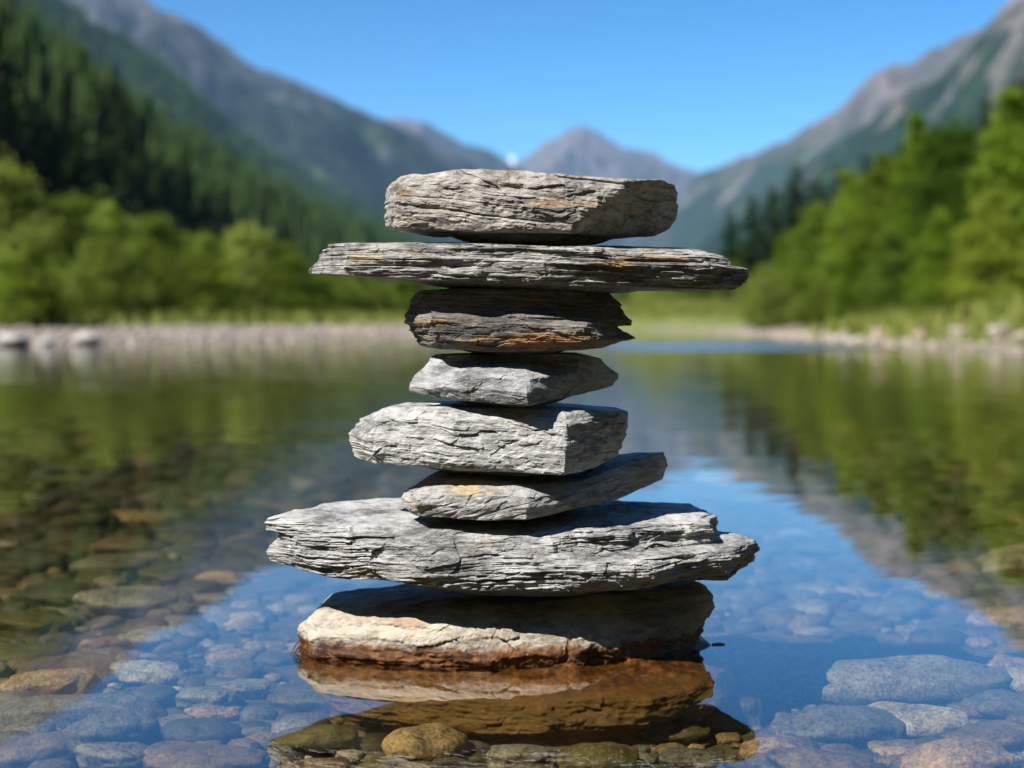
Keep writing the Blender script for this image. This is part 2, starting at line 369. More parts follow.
def broad_tree(seed, hgt=6.0, wid=1.6, nlobe=26, nleaf=15000, base=.08, size=.085, lob=1.0):
    rng = np.random.default_rng(seed); parts = []; lobes = []
    bend = rng.normal(size=2) * .12
    tr = [np.array([bend[0] * t * t, bend[1] * t * t, hgt * t * .92]) for t in np.linspace(0, 1, 9)]
    parts.append(tube(tr, [.11 * hgt / 6 * (1 - .93 * t) + .008 for t in np.linspace(0, 1, 9)]))
    for k in range(nlobe):
        t = base + (1 - base) * ((k + rng.uniform(0, 1)) / nlobe)
        r = wid * (math.sin(math.pi * min(1, .18 + .82 * t ** .8)) ** .7 + .05) * rng.uniform(.45, 1.0)
        a = k * 2.4 + rng.uniform(-.5, .5)
        c = np.array([r * math.cos(a) * .75, r * math.sin(a) * .75, hgt * t * .95 * (1 + rng.normal() * .10)])
        t0 = max(0.05, t - .16); s = np.array([bend[0] * t0 * t0, bend[1] * t0 * t0, hgt * .92 * t0])
        mid = (s + c) / 2 + np.array([0, 0, .12])
        parts.append(tube([s, mid, c], [.03, .02, .008], 5))
        lobes.append((c, lob * rng.uniform(.32, .62) * wid * (.55 + .6 * (1 - t)), rng.uniform(.55, .9)))
    P = []
    for c, r, sq in lobes:
        n = int(nleaf / nlobe); d = rng.normal(size=(n, 3)); d /= np.linalg.norm(d, axis=1)[:, None]
        q = c + d * r * (rng.uniform(0, 1, (n, 1)) ** .42) * np.array([1, 1, sq]) * (1 + .30 * rng.normal(size=(n, 1)))
        P.append(q)
    nf_ = int(nleaf * .22); t = rng.uniform(base, 1, nf_) ** .85; env = wid * (np.sin(math.pi * np.minimum(1, .18 + .82 * t ** .8)) ** .7 * .85 + .08)
    a = rng.uniform(0, 6.28, nf_); rr = env * np.sqrt(rng.uniform(.05, 1, nf_)) * (1 + .22 * fbm(np.cos(a) * 1.6 + seed, np.sin(a) * 1.6, t * 5, seed, 3))
    P.append(np.stack([rr * np.cos(a), rr * np.sin(a), hgt * t * (.96 + .06 * rng.normal(size=nf_))], -1))
    P = np.concatenate(P); P = P[P[:, 2] > .05]
    return join(parts), leaf_quads(P, size, rng, .3)

def conifer(seed, hgt=12.0, wid=2.1, whorls=44):
    rng = np.random.default_rng(seed)
    trunk = tube([(0, 0, hgt * t) for t in np.linspace(0, 1, 8)], [.16 * (1 - .95 * t) + .01 for t in np.linspace(0, 1, 8)])
    V, Fc = [], []
    for w in range(whorls):
        t = .06 + .93 * w / whorls
        R = wid * (1 - t) ** .85 * rng.uniform(.7, 1.1) + .06
        for b in range(10):
            a = rng.uniform(0, 2 * math.pi); R2 = R * rng.uniform(.6, 1.15)
            d = np.array([math.cos(a), math.sin(a), 0]); s = np.array([-d[1], d[0], 0]); z = hgt * t
            for k in range(3):
                r0, r1 = R2 * (k / 3), R2 * ((k + 1.25) / 3)
                dz0, dz1 = -.30 * r0 - .05 * r0 * r0, -.30 * r1 - .05 * r1 * r1
                ww = .20 * R2 * (1.15 - .3 * k) + .05; tw = rng.uniform(-.12, .12)
                i = len(V)
                V += [d * r0 + np.array([0, 0, z + dz0]), d * (r0 + r1) / 2 + s * ww + np.array([0, 0, z + (dz0 + dz1) / 2 - .12 * ww + tw]),
                      d * r1 + np.array([0, 0, z + dz1]), d * (r0 + r1) / 2 - s * ww + np.array([0, 0, z + (dz0 + dz1) / 2 - .12 * ww - tw])]
                Fc.append((i, i + 1, i + 2, i + 3))
    return trunk, (np.array(V), np.array(Fc))

def proto(name, parts, leafm):
    r = empty(name)
    mesh_np('trunk', parts[0][0], parts[0][1], BARK, r)
    mesh_np('crown', parts[1][0], parts[1][1], leafm, r, smooth=False)
    return r
def copy_tree(root):
    r = root.copy(); COL.objects.link(r)
    for ch in root.children:
        c = ch.copy(); COL.objects.link(c); c.parent = r
    return r
P_TREE = [(proto('broadleaf_tree', broad_tree(50 + k, 6.0, [1.6, 2.0, 1.35, 1.8][k], [46, 30, 56, 38][k], 19000, [.03, .10, .02, .06][k], .075, [.85, 1.1, .72, .95][k]), [L_TREE, L_TREE2, L_TREE, L_TREE3][k]), 6.0) for k in range(4)]
P_BUSH = [(proto('shrub', broad_tree(70 + k, 3.0, [1.5, 1.8, 1.2][k], [52, 34, 44][k], 14000, .02, .06, [.75, 1.0, .8][k]), [L_BUSH, L_BUSH, L_BUSH2][k]), 3.0) for k in range(3)]
P_CON = [(proto('conifer', conifer(90 + k, 12.0, [2.0, 2.5, 1.7][k]), L_CON), 12.0) for k in range(3)]
P_CONB = [(proto('conifer', conifer(95 + k, 12.0, [2.3, 2.9][k]), L_CONB), 12.0) for k in range(2)]
used = set()
def plant(protos, k, px, top, dist, label, cat, group, gz=None, wide=1.0, hh=None):
    base, h0 = protos[k % len(protos)]
    x = (px - 512) / F * dist; y = dist - D
    z = float(ground_z(np.array([x]), np.array([y]))[0]) if gz is None else gz
    hh = (H + (HZ - top) / F * dist - z) if hh is None else hh
    if base.name in used: o = copy_tree(base)
    else: o = base; used.add(base.name)
    s = max(.3, hh) / h0
    o.location = (x, y, z - .03); o.rotation_euler = (0, 0, random.uniform(0, 6.28)); o.scale = (s * wide, s * wide, s)
    tag(o, label, cat, group)
    return o

G_R = 'broadleaf trees on the right bank'
for k, (px, top, d, wd, lab) in enumerate([
    (1012, 112, 34, 1.2, 'tall bright green leafy tree at the right edge of the photo, above the boulders'),
    (957, 132, 35, 1.1, 'rounded mid green leafy tree just left of the tallest tree at the right edge'),
    (918, 128, 37, 1.0, 'slender pointed leafy tree rising highest in the middle of the right bank'),
    (886, 172, 38, 1.15, 'broad leafy tree with bright crown in front of the slender pointed tree'),
    (851, 186, 41, 1.1, 'leafy tree standing right of the dark pointed conifer on the right bank'),
    (818, 212, 42, 1.1, 'lower leafy tree in front of the dark pointed conifer on the right bank'),
    (786, 240, 46, 1.1, 'small leafy tree at the left end of the right bank row'),
    (990, 205, 27, 1.3, 'low wide leafy tree close behind the boulders near the right edge'),
    (940, 222, 28, 1.35, 'low leafy tree with dark gap beside it, behind the largest pale boulder'),
    (896, 235, 32, 1.3, 'low light green leafy tree below the slender pointed tree'),
    (852, 255, 36, 1.3, 'low leafy tree above the grassy middle of the right bank'),
    (1075, 88, 36, 1.2, 'tall leafy tree partly cut off by the right edge of the photo'),
    (1130, 80, 33, 1.2, 'leafy tree beyond the right edge, farthest along the bank')]):
    if k == 12: continue
    plant(P_TREE, k, px, top - 6, d, lab, 'tree', G_R, wide=wd)
G_RC = 'conifers behind the right bank trees'
for k, (px, top, d, lab) in enumerate([
    (797, 174, 62, 'dark pointed conifer standing highest left of the right bank leafy trees'),
    (773, 196, 70, 'dark conifer just left of the highest pointed conifer'),
    (752, 206, 74, 'dark conifer second from the left end of the right bank conifers'),
    (731, 222, 78, 'short dark conifer at the left end of the right bank conifers'),
    (818, 188, 68, 'dark conifer just right of the highest pointed conifer'),
    (838, 176, 70, 'dark conifer showing above the gap between two leafy trees'),
    (868, 165, 70, 'dark conifer peeping over the broad bright leafy tree'),
    (905, 150, 66, 'dark conifer behind the slender pointed leafy tree'),
    (940, 138, 64, 'dark conifer between the slender tree and the rounded leafy tree'),
    (985, 108, 60, 'tall dark conifer behind the rounded leafy tree near the right edge'),
    (1022, 84, 58, 'tallest dark conifer at the right edge of the photo')]):
    plant(P_CON, k, px, top - 14, d, lab, 'conifer', G_RC, wide=2.5)
rng0 = np.random.default_rng(77)
G_B = 'willow shrubs along the far shores'
for k, (px, top, d, wd, lab) in enumerate([
    (8, 168, 33, 1.0, 'tall green shrub at the left edge of the photo above the gravel'),
    (62, 210, 34, 1.1, 'rounded shrub second from the left edge'),
    (108, 206, 40, 1.0, 'upright bright green shrub behind the left shrub row'),
    (105, 240, 31, 1.2, 'low dense shrub close to the gravel on the left'),
    (158, 228, 36, 1.2, 'yellowish shrub in the middle of the left shrub row'),
    (205, 238, 36, 1.2, 'wide pale shrub left of the rounded bright shrub'),
    (246, 228, 42, 1.1, 'rounded bright green shrub standing above its neighbours on the left shore'),
    (285, 250, 42, 1.2, 'low pale green shrub right of the rounded bright shrub'),
    (318, 270, 46, 1.3, 'small shrub below the left tip of the long thin stone'),
    (356, 284, 50, 1.5, 'low shrub near the right end of the left gravel beach'),
    (394, 288, 56, 1.6, 'pale low shrub beside the third stone of the stack on the left'),
    (28, 248, 27, 1.3, 'dark low shrub in the shaded lower left corner of the left shore'),
    (660, 262, 76, 1.2, 'small round shrub right of the third stone on the far shore'),
    (632, 280, 80, 1.5, 'low shrub just behind the right point of the third stone'),
    (700, 268, 74, 1.4, 'pale shrub under the right end of the long thin stone'),
    (735, 262, 62, 1.2, 'shrub at the foot of the dark conifers on the right'),
    (765, 268, 52, 1.2, 'light green shrub above the pale far right gravel'),
    (600, 288, 90, 1.8, 'distant low shrub hidden mostly by the third stone')]):
    if k == 17: continue
    plant(P_BUSH, k, px, top, d, lab, 'shrub', G_B, wide=wd)

for k in range(30):
    px = -15 + 440 * (k + rng0.uniform(0, 1)) / 30; d = 25.5 + 26 * max(0, px / 420) ** 1.3 + rng0.uniform(2.5, 7)
    tp_ = 262 + 30 * max(0, px) / 420 + rng0.uniform(-22, 14)
    plant(P_BUSH, k, px, tp_, d, 'low pale green shrub in the front row above the left gravel beach', 'shrub', 'low shrubs fringing the left gravel beach', wide=rng0.uniform(1.2, 1.9))

for k in range(16):
    px = 770 + 270 * (k + rng0.uniform(0, 1)) / 16; d = 42 - 17 * (px - 770) / 270 + rng0.uniform(-1, 3)
    plant(P_BUSH, k + 1, px, 283 - 14 * (px - 770) / 270 + rng0.uniform(-14, 10), d, 'low yellow green shrub on the grassy slope below the right bank trees', 'shrub', 'low shrubs on the right grassy slope', wide=rng0.uniform(1.2, 2.0))

# conifers on the left hillside: nearest ones as individuals, the rest as one far-off wood
AX, AY, AZ_, AV = A
rng = np.random.default_rng(11)
def hill_points(n, v0, v1, u0, u1, data, pw=1.0):
    X, Y, Z, V = data
    v = V[:, 0]; iv = np.flatnonzero((v >= v0) & (v <= v1))
    k = rng.uniform(0, 1, n) ** pw
    fi = iv[0] + k * (len(iv) - 1); fu = rng.uniform(u0, u1, n) * (X.shape[1] - 1)
    i, j = np.floor(fi).astype(int).clip(0, X.shape[0] - 2), np.floor(fu).astype(int).clip(0, X.shape[1] - 2)
    a, b = fi - i, fu - j
    def s(M): return (M[i, j] * (1 - a) + M[i + 1, j] * a) * (1 - b) + (M[i, j + 1] * (1 - a) + M[i + 1, j + 1] * a) * b
    return np.stack([s(X), s(Y), s(Z)], -1)
G_LC = 'conifers on the left hillside'
pts = hill_points(150, .55, .985, .81, .98, A, .7)
for k, p in enumerate(pts):
    bright = rng.uniform() < .14
    pr = P_CONB if bright else P_CON
    plant(pr, k, 0, 0, 1, ('lighter green conifer among the dark trees on the lower left hillside' if bright else 'dark green conifer on the lower left hillside among many alike'), 'conifer', G_LC, gz=0,
          hh=rng.uniform(8, 15), wide=rng.uniform(1.4, 2.1)).location = (p[0], p[1], p[2] - .4)

def spiky(n_tier, seg, seed):
    r_ = np.random.default_rng(seed); V, Fc = [], []
    for t in range(n_tier):
        z1 = 1 - .95 * (t / n_tier) if t else 1.0; z0 = z1 - 1.7 / n_tier; R = .19 * (t + 1) / n_tier
        i = len(V); V.append((0, 0, z1))
        for k in range(seg):
            w = 2 * math.pi * (k + .5 * (t % 2)) / seg; rr = R * (1.15 if k % 2 else .6) * r_.uniform(.8, 1.2)
            V.append((rr * math.cos(w), rr * math.sin(w), max(0, z0 + r_.uniform(-.03, .03))))
        for k in range(seg): Fc.append((i, i + 1 + k, i + 1 + (k + 1) % seg))
    return np.array(V), np.array(Fc)
def wood(name, pts, hts, tiers, seg, mat, label):
    SP = [spiky(tiers, seg, 200 + k) for k in range(5)]
    parts = []
    for k, (p, h_) in enumerate(zip(pts, hts)):
        v, f = SP[k % 5]; a = rng.uniform(0, 6.28); c, s = math.cos(a), math.sin(a)
        w_ = h_ * rng.uniform(.8, 1.25)
        parts.append((np.stack([(v[:, 0] * c - v[:, 1] * s) * w_ + p[0], (v[:, 0] * s + v[:, 1] * c) * w_ + p[1], v[:, 2] * h_ + p[2] - .5], -1), f))
    v, f = join(parts)
    tag(mesh_np(name, v, f, mat, smooth=False), label, 'forest', kind='stuff')
def wood_mat(name, c1, c2, sc):
    m = NT(name)
    nz = m.noise(m.coord('Position'), sc, 6, .7)
    return m.surf(m.n('BsdfDiffuse', {'Color': m.mix(m.rng(nz, .36, .66), c4(c1), c4(c2))}).outputs[0])
pts = np.concatenate([hill_points(4200, .0, .93, .757, .99, A, .8), hill_points(3500, .0, .97, .02, .78, A, .8)])
pts = np.concatenate([pts, hill_points(1600, .02, .97, .01, .3, (RR * np.cos(PH), RR * np.sin(PH) - 5, ZZ, VV), .8)])
wood('conifer_forest', pts, rng.uniform(7, 14, len(pts)), 6, 8, wood_mat('forest_needles', (.016, .032, .010), (.036, .060, .016), .05), 'dark conifer forest covering the left hillside')
pts = hill_points(6000, -.02, .95, .22, .97, B, .8)
wood('conifer_forest', pts, rng.uniform(9, 17, len(pts)), 3, 6, wood_mat('ridge_needles', (.014, .032, .012), (.032, .058, .02), .012), 'far blue green conifer forest on the second left ridge')

# grass on the banks
ng = 60000
q = np.stack([rng.uniform(-18, 22, ng * 4), rng.uniform(5, 62, ng * 4)], -1)
sdq = shore_sd(q[:, 0], q[:, 1]); keep = (sdq > np.where((q[:, 0] > 3) & (q[:, 1] < 32), .45, 2.6) + rng.uniform(-.5, 1.0, len(q))) & (sdq < 14)
q = q[keep][:ng]; zq = ground_z(q[:, 0], q[:, 1])
hq = rng.uniform(.12, .42, len(q)); aq = rng.uniform(0, 6.28, len(q)); wq = rng.uniform(.02, .05, len(q))
lx, ly = rng.normal(size=len(q)) * .1, rng.normal(size=len(q)) * .1
ca, sa = np.cos(aq) * wq, np.sin(aq) * wq
gv = np.stack([np.stack([q[:, 0] - ca, q[:, 1] - sa, zq - .03], -1), np.stack([q[:, 0] + ca, q[:, 1] + sa, zq - .03], -1), np.stack([q[:, 0] + lx, q[:, 1] + ly, zq + hq], -1)], 1).reshape(-1, 3)
tag(mesh_np('grass', gv, np.arange(len(gv)).reshape(-1, 3), wood_mat('grass_blades', (.11, .145, .028), (.24, .24, .068), .8), smooth=False), 'yellow green grass growing on the banks behind the gravel', 'grass', kind='stuff')

# ------------------------------------------------------------------ stones
def slate(name, lo, mid, hi, stain=(.42, .27, .12), amt=.3, tilt=0.0, spots=(), wet=False, streak=1.0, rough=.62, seed=0.0, an=1.0):
    m = NT(name)
    base_v = m.coord('Object', (1, 1, 1 + 2.6 * an), (0, tilt, 0), (seed, seed, 0)); fine_v = m.coord('Object', (1, 1, 1 + 5.5 * an), (0, tilt, 0), (seed, 0, seed))
    obj = m.coord('Object')
    a = m.noise(base_v, 13, 9, .66, .1); b = m.noise(fine_v, 55, 9, .74, .1)
    col = m.ramp(m.math('ADD', m.math('MULTIPLY', a, .5), m.math('MULTIPLY', b, .5)), [(.33, tuple(x * .55 for x in lo)), (.43, lo), (.52, mid), (.66, hi)])
    grain = m.noise(m.coord('Object', (1, 1, 1.7)), 430, 5, .75)
    col = m.mix(m.rng(grain, .57, .70, 0, .6), col, c4(tuple(min(.8, x * 1.7) for x in hi)))
    col = m.mix(m.rng(grain, .44, .30, 0, .5), col, c4(tuple(x * .45 for x in lo)))
    st = m.noise(m.coord('Object', (1, 1, 3.5), (0, tilt, 0), (seed * 2, 3, 1)), 11, 8, .68, .3)
    col = m.mix(m.rng(st, .56, .70, 0, amt), col, c4(stain))
    w = m.noise(m.coord('Object', (1, 1, 2.5)), 30, 6, .7)
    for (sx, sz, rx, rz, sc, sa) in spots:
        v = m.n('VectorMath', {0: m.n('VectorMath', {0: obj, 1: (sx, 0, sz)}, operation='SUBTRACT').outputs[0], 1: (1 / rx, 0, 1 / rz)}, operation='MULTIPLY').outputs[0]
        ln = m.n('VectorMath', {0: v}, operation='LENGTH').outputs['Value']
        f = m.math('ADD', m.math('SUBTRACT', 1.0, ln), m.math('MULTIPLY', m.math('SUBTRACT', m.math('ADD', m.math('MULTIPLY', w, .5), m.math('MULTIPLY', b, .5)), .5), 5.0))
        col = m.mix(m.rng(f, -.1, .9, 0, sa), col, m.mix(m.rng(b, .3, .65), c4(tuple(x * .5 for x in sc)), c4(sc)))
    rg = m.rng(b, .3, .7, rough + .12, rough - .12)
    if wet:
        z = m.n('SeparateXYZ', {'Vector': m.coord('Position')}).outputs[2]
        zz = m.math('ADD', z, m.math('MULTIPLY', m.math('SUBTRACT', m.noise(obj, 30, 8, .7), .5), .036))
        k = m.rng(zz, .027, .017)
        br = m.ramp(m.noise(obj, 75, 6, .7), [(.32, (.02, .008, .003)), (.5, (.10, .040, .010)), (.72, (.27, .13, .04))])
        br = m.mix(m.rng(z, -.005, -.04), br, m.mix(b, c4((.05, .032, .011)), c4((.27, .165, .06))))
        col = m.mix(k, col, br); rg = m.mix(k, rg, (.11, .11, .11, 1))
    hgt = m.math('ADD', m.math('MULTIPLY', b, .0042 * streak), m.math('MULTIPLY', grain, .0012))
    hgt = m.math('ADD', hgt, m.math('MULTIPLY', m.noise(m.coord('Object', (1, 1, 1.6)), 75, 7, .68), .0030))
    nrm = m.bump(hgt, 1.0, .9)
    return m.surf(m.n('BsdfPrincipled', {'Base Color': col, 'Roughness': rg, 'Normal': nrm, 'Specular IOR Level': .35}).outputs[0])

def PX(px, Y): return (px - 512) / F * (D + Y)
def PZ(py, Y): return H - (py - HZ) / F * (D + Y)

def ray_poly(poly, ct, st):
    """distance from the origin to a closed polygon along each direction"""
    R = np.zeros_like(ct)
    for a, b in zip(poly, np.roll(poly, -1, 0)):
        e = b - a; den = ct * e[1] - st * e[0]
        den = np.where(np.abs(den) < 1e-12, 1e-12, den)
        t = (a[0] * e[1] - a[1] * e[0]) / den; s = (a[0] * st - a[1] * ct) / den
        ok = (t > 0) & (s >= -1e-6) & (s <= 1 + 1e-6)
        R = np.where(ok, np.maximum(R, t), R)
    return R

STACK = []
def stone(name, label, mat, yf, top, bot, keys, seed, tilt=0.0, slope=0.0, amp=.0035, th=.010, edge=.004, iso=.0016, crack=1.0, chip=.0022, cuts=(), nth=1000, nv=130, cap=42, bslope=0.0, dy=0.0):
    if dy:
        yf += dy; keys = [(v, [(p, y + dy) for p, y in ol]) for v, ol in keys]; cuts = [((a[0], a[1], a[2] + dy), b, c_) for a, b, c_ in cuts]
        top = [(p[0], p[1], p[2] + dy) if len(p) > 2 else p for p in top]; bot = [(p[0], p[1], p[2] + dy) if len(p) > 2 else p for p in bot]
    tp = np.array([(PX(p[0], p[2] if len(p) > 2 else yf), PZ(p[1], p[2] if len(p) > 2 else yf)) for p in top])
    bt = np.array([(PX(p[0], p[2] if len(p) > 2 else yf), PZ(p[1], p[2] if len(p) > 2 else yf)) for p in bot])
    polys = [(v, np.array([(PX(p, y), y) for p, y in ol])) for v, ol in keys]
    allp = np.concatenate([p for _, p in polys])
    c = (allp.min(0) + allp.max(0)) / 2; hs_ = (allp.max(0) - allp.min(0)) / 2
    nf = int(nth * .74)
    th_a = np.concatenate([np.linspace(math.pi, 2 * math.pi, nf, endpoint=False), np.linspace(0, math.pi, nth - nf, endpoint=False)])
    ct, st = np.cos(th_a), np.sin(th_a)
    vk = np.array([v for v, _ in polys]); Rk = np.array([ray_poly((p - c) / hs_, ct, st) for _, p in polys])
    kk = np.linspace(0.0, 1, cap, endpoint=False)[1:] ** .6
    rings = [('b', k) for k in kk] + [('s', v) for v in np.linspace(0, 1, nv)] + [('t', k) for k in kk[::-1]]
    kind = np.array([r[0] for r in rings]); val = np.array([r[1] for r in rings])
    V = np.where(kind == 'b', 0, np.where(kind == 't', 1, val)); K = np.where(kind == 's', 1.0, val)
    nr = len(rings)
    # noisy layer heights so that ledges wander
    dvn = .03 * noise(ct[None, :] * 3, st[None, :] * 3, V[:, None] * 4, seed)
    Vq = np.clip(V[:, None] + dvn * np.sin(np.pi * V[:, None]), 0, 1)
    R = np.empty((nr, nth))
    lo_i = np.clip(np.searchsorted(vk, Vq, side='right') - 1, 0, len(vk) - 2)
    f = np.clip((Vq - vk[lo_i]) / np.maximum(vk[lo_i + 1] - vk[lo_i], 1e-6), 0, 1)
    cols = np.arange(nth)[None, :]
    R = Rk[lo_i, cols] * (1 - f) + Rk[lo_i + 1, cols] * f
    # worn edges
    er = edge * (1 + .9 * noise(ct * 6, st * 6, 0, seed + 3)) / np.hypot(ct * hs_[0], st * hs_[1])
    hgt = float(np.mean(tp[:, 1]) - np.mean(bt[:, 1])); wv_ = min(.45, edge * 1.6 / hgt)
    t_ = np.clip((np.abs(V - .5) - (.5 - wv_)) / wv_, 0, 1)
    R = R - er[None, :] * (1 - np.sqrt(np.clip(1 - t_ ** 2, 0, 1)))[:, None]
    X = c[0] + R * K[:, None] * ct * hs_[0]; Y = c[1] + R * K[:, None] * st * hs_[1]
    zt = np.interp(X, tp[:, 0], tp[:, 1]) + slope * (Y - yf); zb = np.interp(X, bt[:, 0], bt[:, 1]) + bslope * (Y - yf)
    Z = zb + (zt - zb) * V[:, None]
    # layered relief
    q_ = Z + tilt * X + .0028 * noise(X * 6, Y * 6, Z * 8, seed + 20) + .0008 * noise(X * 30, Y * 30, Z * 30, seed + 21)
    rel = np.zeros_like(X)
    for (t1, a1, fr, cw, sd_) in ((th, .9, 6, .085, 1), (th * .45, .62, 12, .05, 2), (th * .2, .46, 22, .026, 3), (th * .09, .28, 40, .014, 4)):
        wob = noise(X * 14, Y * 14, Z * 9, seed + 90 + sd_) * .3
        L = np.floor(q_ / t1 + wob * .5); fr_ = q_ / t1 + wob * .5 - L
        def plate(LL):
            cx = (X + .35 * (Z + Y)) / cw + hsh(LL.astype(np.int64), LL.astype(np.int64) * 0 + sd_, LL.astype(np.int64) * 0, seed) * 9 + .35 * noise(X * 60, Y * 60, Z * 60, seed + 95)
            ci = np.floor(cx); cf = cx - ci
            z0 = (LL * 0).astype(np.int64)
            h0 = hsh(ci.astype(np.int64), LL.astype(np.int64), z0 + sd_, seed + 5) * 2 - 1; h1 = hsh(ci.astype(np.int64) + 1, LL.astype(np.int64), z0 + sd_, seed + 5) * 2 - 1
            return .62 * (h0 + (h1 - h0) * sstep(.8, 1.0, cf)) + .6 * noise(X * fr, Y * fr, LL * 17.3, seed + sd_)
        n0 = plate(L); n1_ = plate(L + 1)
        rel += a1 * (n0 + (n1_ - n0) * sstep(.82, 1.0, fr_))
    mask = .30 + 1.0 * np.clip(.5 + 1.1 * noise(X * 9, Y * 9, Z * 26, seed + 30), 0, 1)
    rel = rel * amp * mask
    iso_n = fbm(X * 22, Y * 22, Z * 34, seed + 40, 5, .55)
    rel += iso * 2.2 * iso_n
    wx, wz = .35 * noise(X * 40, Y * 40, Z * 60, seed + 33), .35 * noise(X * 40, Y * 40, Z * 60, seed + 34)
    rel += chip * facets(X / .050 + wx, Y / .050, q_ / .016 + wz, seed + 200) + chip * .42 * facets(X / .017 + wx, Y / .017, q_ / .0062 + wz, seed + 300)
    # open cracks between layers
    ck = np.abs(noise(X * 5, Y * 5, q_ * 95, seed + 50)) ; gate = sstep(.15, .5, noise(X * 11, Y * 11, q_ * 40, seed + 51))
    rel -= crack * .0027 * (1 - sstep(0.0, .10, ck)) * gate
    # diagonal flaked steps
    fl = noise(X * 13 + Z * 16, Y * 13, Z * 22, seed + 60); rel += amp * .7 * np.tanh((fl - .1) * 9) * sstep(-.2, .5, noise(X * 5, Y * 5, Z * 9, seed + 61))
    side = np.where(kind == 's', 1.0, K ** 6)[:, None]
    dn = np.hypot(ct / hs_[0], st / hs_[1]); nx_, ny_ = (ct / hs_[0]) / dn, (st / hs_[1]) / dn
    X = X + rel * side * nx_; Y = Y + rel * side * ny_
    tern = fbm(X * 12, Y * 12, 0 * X, seed + 70, 4)
    ter = np.floor(tern * 5) / 5 + sstep(.8, 1.0, tern * 5 - np.floor(tern * 5)) / 5
    Z = Z + iso * .9 * fbm(X * 30, Y * 30, Z * 8, seed + 71, 4) + .004 * ter * np.where(kind == 't', 1 - K ** 8, 0)[:, None]
    P = np.stack([X, Y, Z], -1)
    for (pp, nrm_, rgh) in cuts:
        p0 = np.array([PX(pp[0], pp[2]), pp[2], PZ(pp[1], pp[2])]); nn = np.array(nrm_, float); nn /= np.linalg.norm(nn)
        dd = (P - p0) @ nn + rgh * fbm(P[..., 0] * 30, P[..., 1] * 30, P[..., 2] * 50, seed + 80, 4)
        P = P - np.maximum(dd, 0)[..., None] * nn
    # rest on the stone below: let the hidden middle of the underside sag onto it
    if STACK:
        low = STACK[-1]
        res = .006
        def hmap(Q, fn, init):
            gxk = np.round(Q[:, 0] / res).astype(int) + 100; gyk = np.round(Q[:, 1] / res).astype(int) + 50
            h_ = np.full((200, 100), init); fn.at(h_, (gxk.clip(0, 199), gyk.clip(0, 99)), Q[:, 2]); return h_
        up = hmap(low.reshape(-1, 3), np.maximum, -9.0); dn_ = hmap(P.reshape(-1, 3), np.minimum, 9.0)
        gap = np.where((up > -5) & (dn_ < 5), dn_ - up, 9.0)
        gi = np.unravel_index(np.argmin(gap), gap.shape)
        print('GAP', name, round(float(gap.min()) * 1000, 1), 'mm at', (gi[0] - 100) * res, (gi[1] - 50) * res)
        gm = float(gap.min())
        if gm > -.002:
            wgt = np.where(kind == 'b', sstep(.66, .42, K), 0)[:, None] * np.ones_like(X)
            # measured again under the sag zone
            zz = P[..., 2].copy(); best = None
            for s_ in np.linspace(0, .03, 31):
                P[..., 2] = zz - s_ * wgt
                d2 = hmap(P.reshape(-1, 3), np.minimum, 9.0); g2 = np.where((up > -5) & (d2 < 5), d2 - up, 9.0)
                if g2.min() < -.002: break
            print('   sag', round(s_ * 1000, 1), 'mm')
    STACK.append(P.copy())
    org = np.array([c[0], c[1], float(P[..., 2].min())])
    Vt = (P - org).reshape(-1, 3)
    cb = Vt.reshape(nr, nth, 3)[0].mean(0); ctp = Vt.reshape(nr, nth, 3)[-1].mean(0)
    Vt = np.concatenate([Vt, [cb, ctp]])
    ix = np.arange(nr * nth).reshape(nr, nth); nx2 = np.roll(ix, -1, 1)
    qd = np.stack([ix[:-1], nx2[:-1], nx2[1:], ix[1:]], -1).reshape(-1, 4)
    tb = np.stack([np.full(nth, nr * nth), nx2[0], ix[0]], -1); tt = np.stack([np.full(nth, nr * nth + 1), ix[-1], nx2[-1]], -1)
    o = mesh_np(name, Vt, [qd, tb, tt], mat, loc=org)
    tag(o, label, 'stone', 'stones of the balanced stack')
    return o, org

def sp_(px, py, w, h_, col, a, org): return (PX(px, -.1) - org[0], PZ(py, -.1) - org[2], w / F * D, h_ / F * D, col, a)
OR, YE, TAN, WH = (.42, .20, .07), (.50, .34, .10), (.50, .38, .22), (.62, .58, .50)

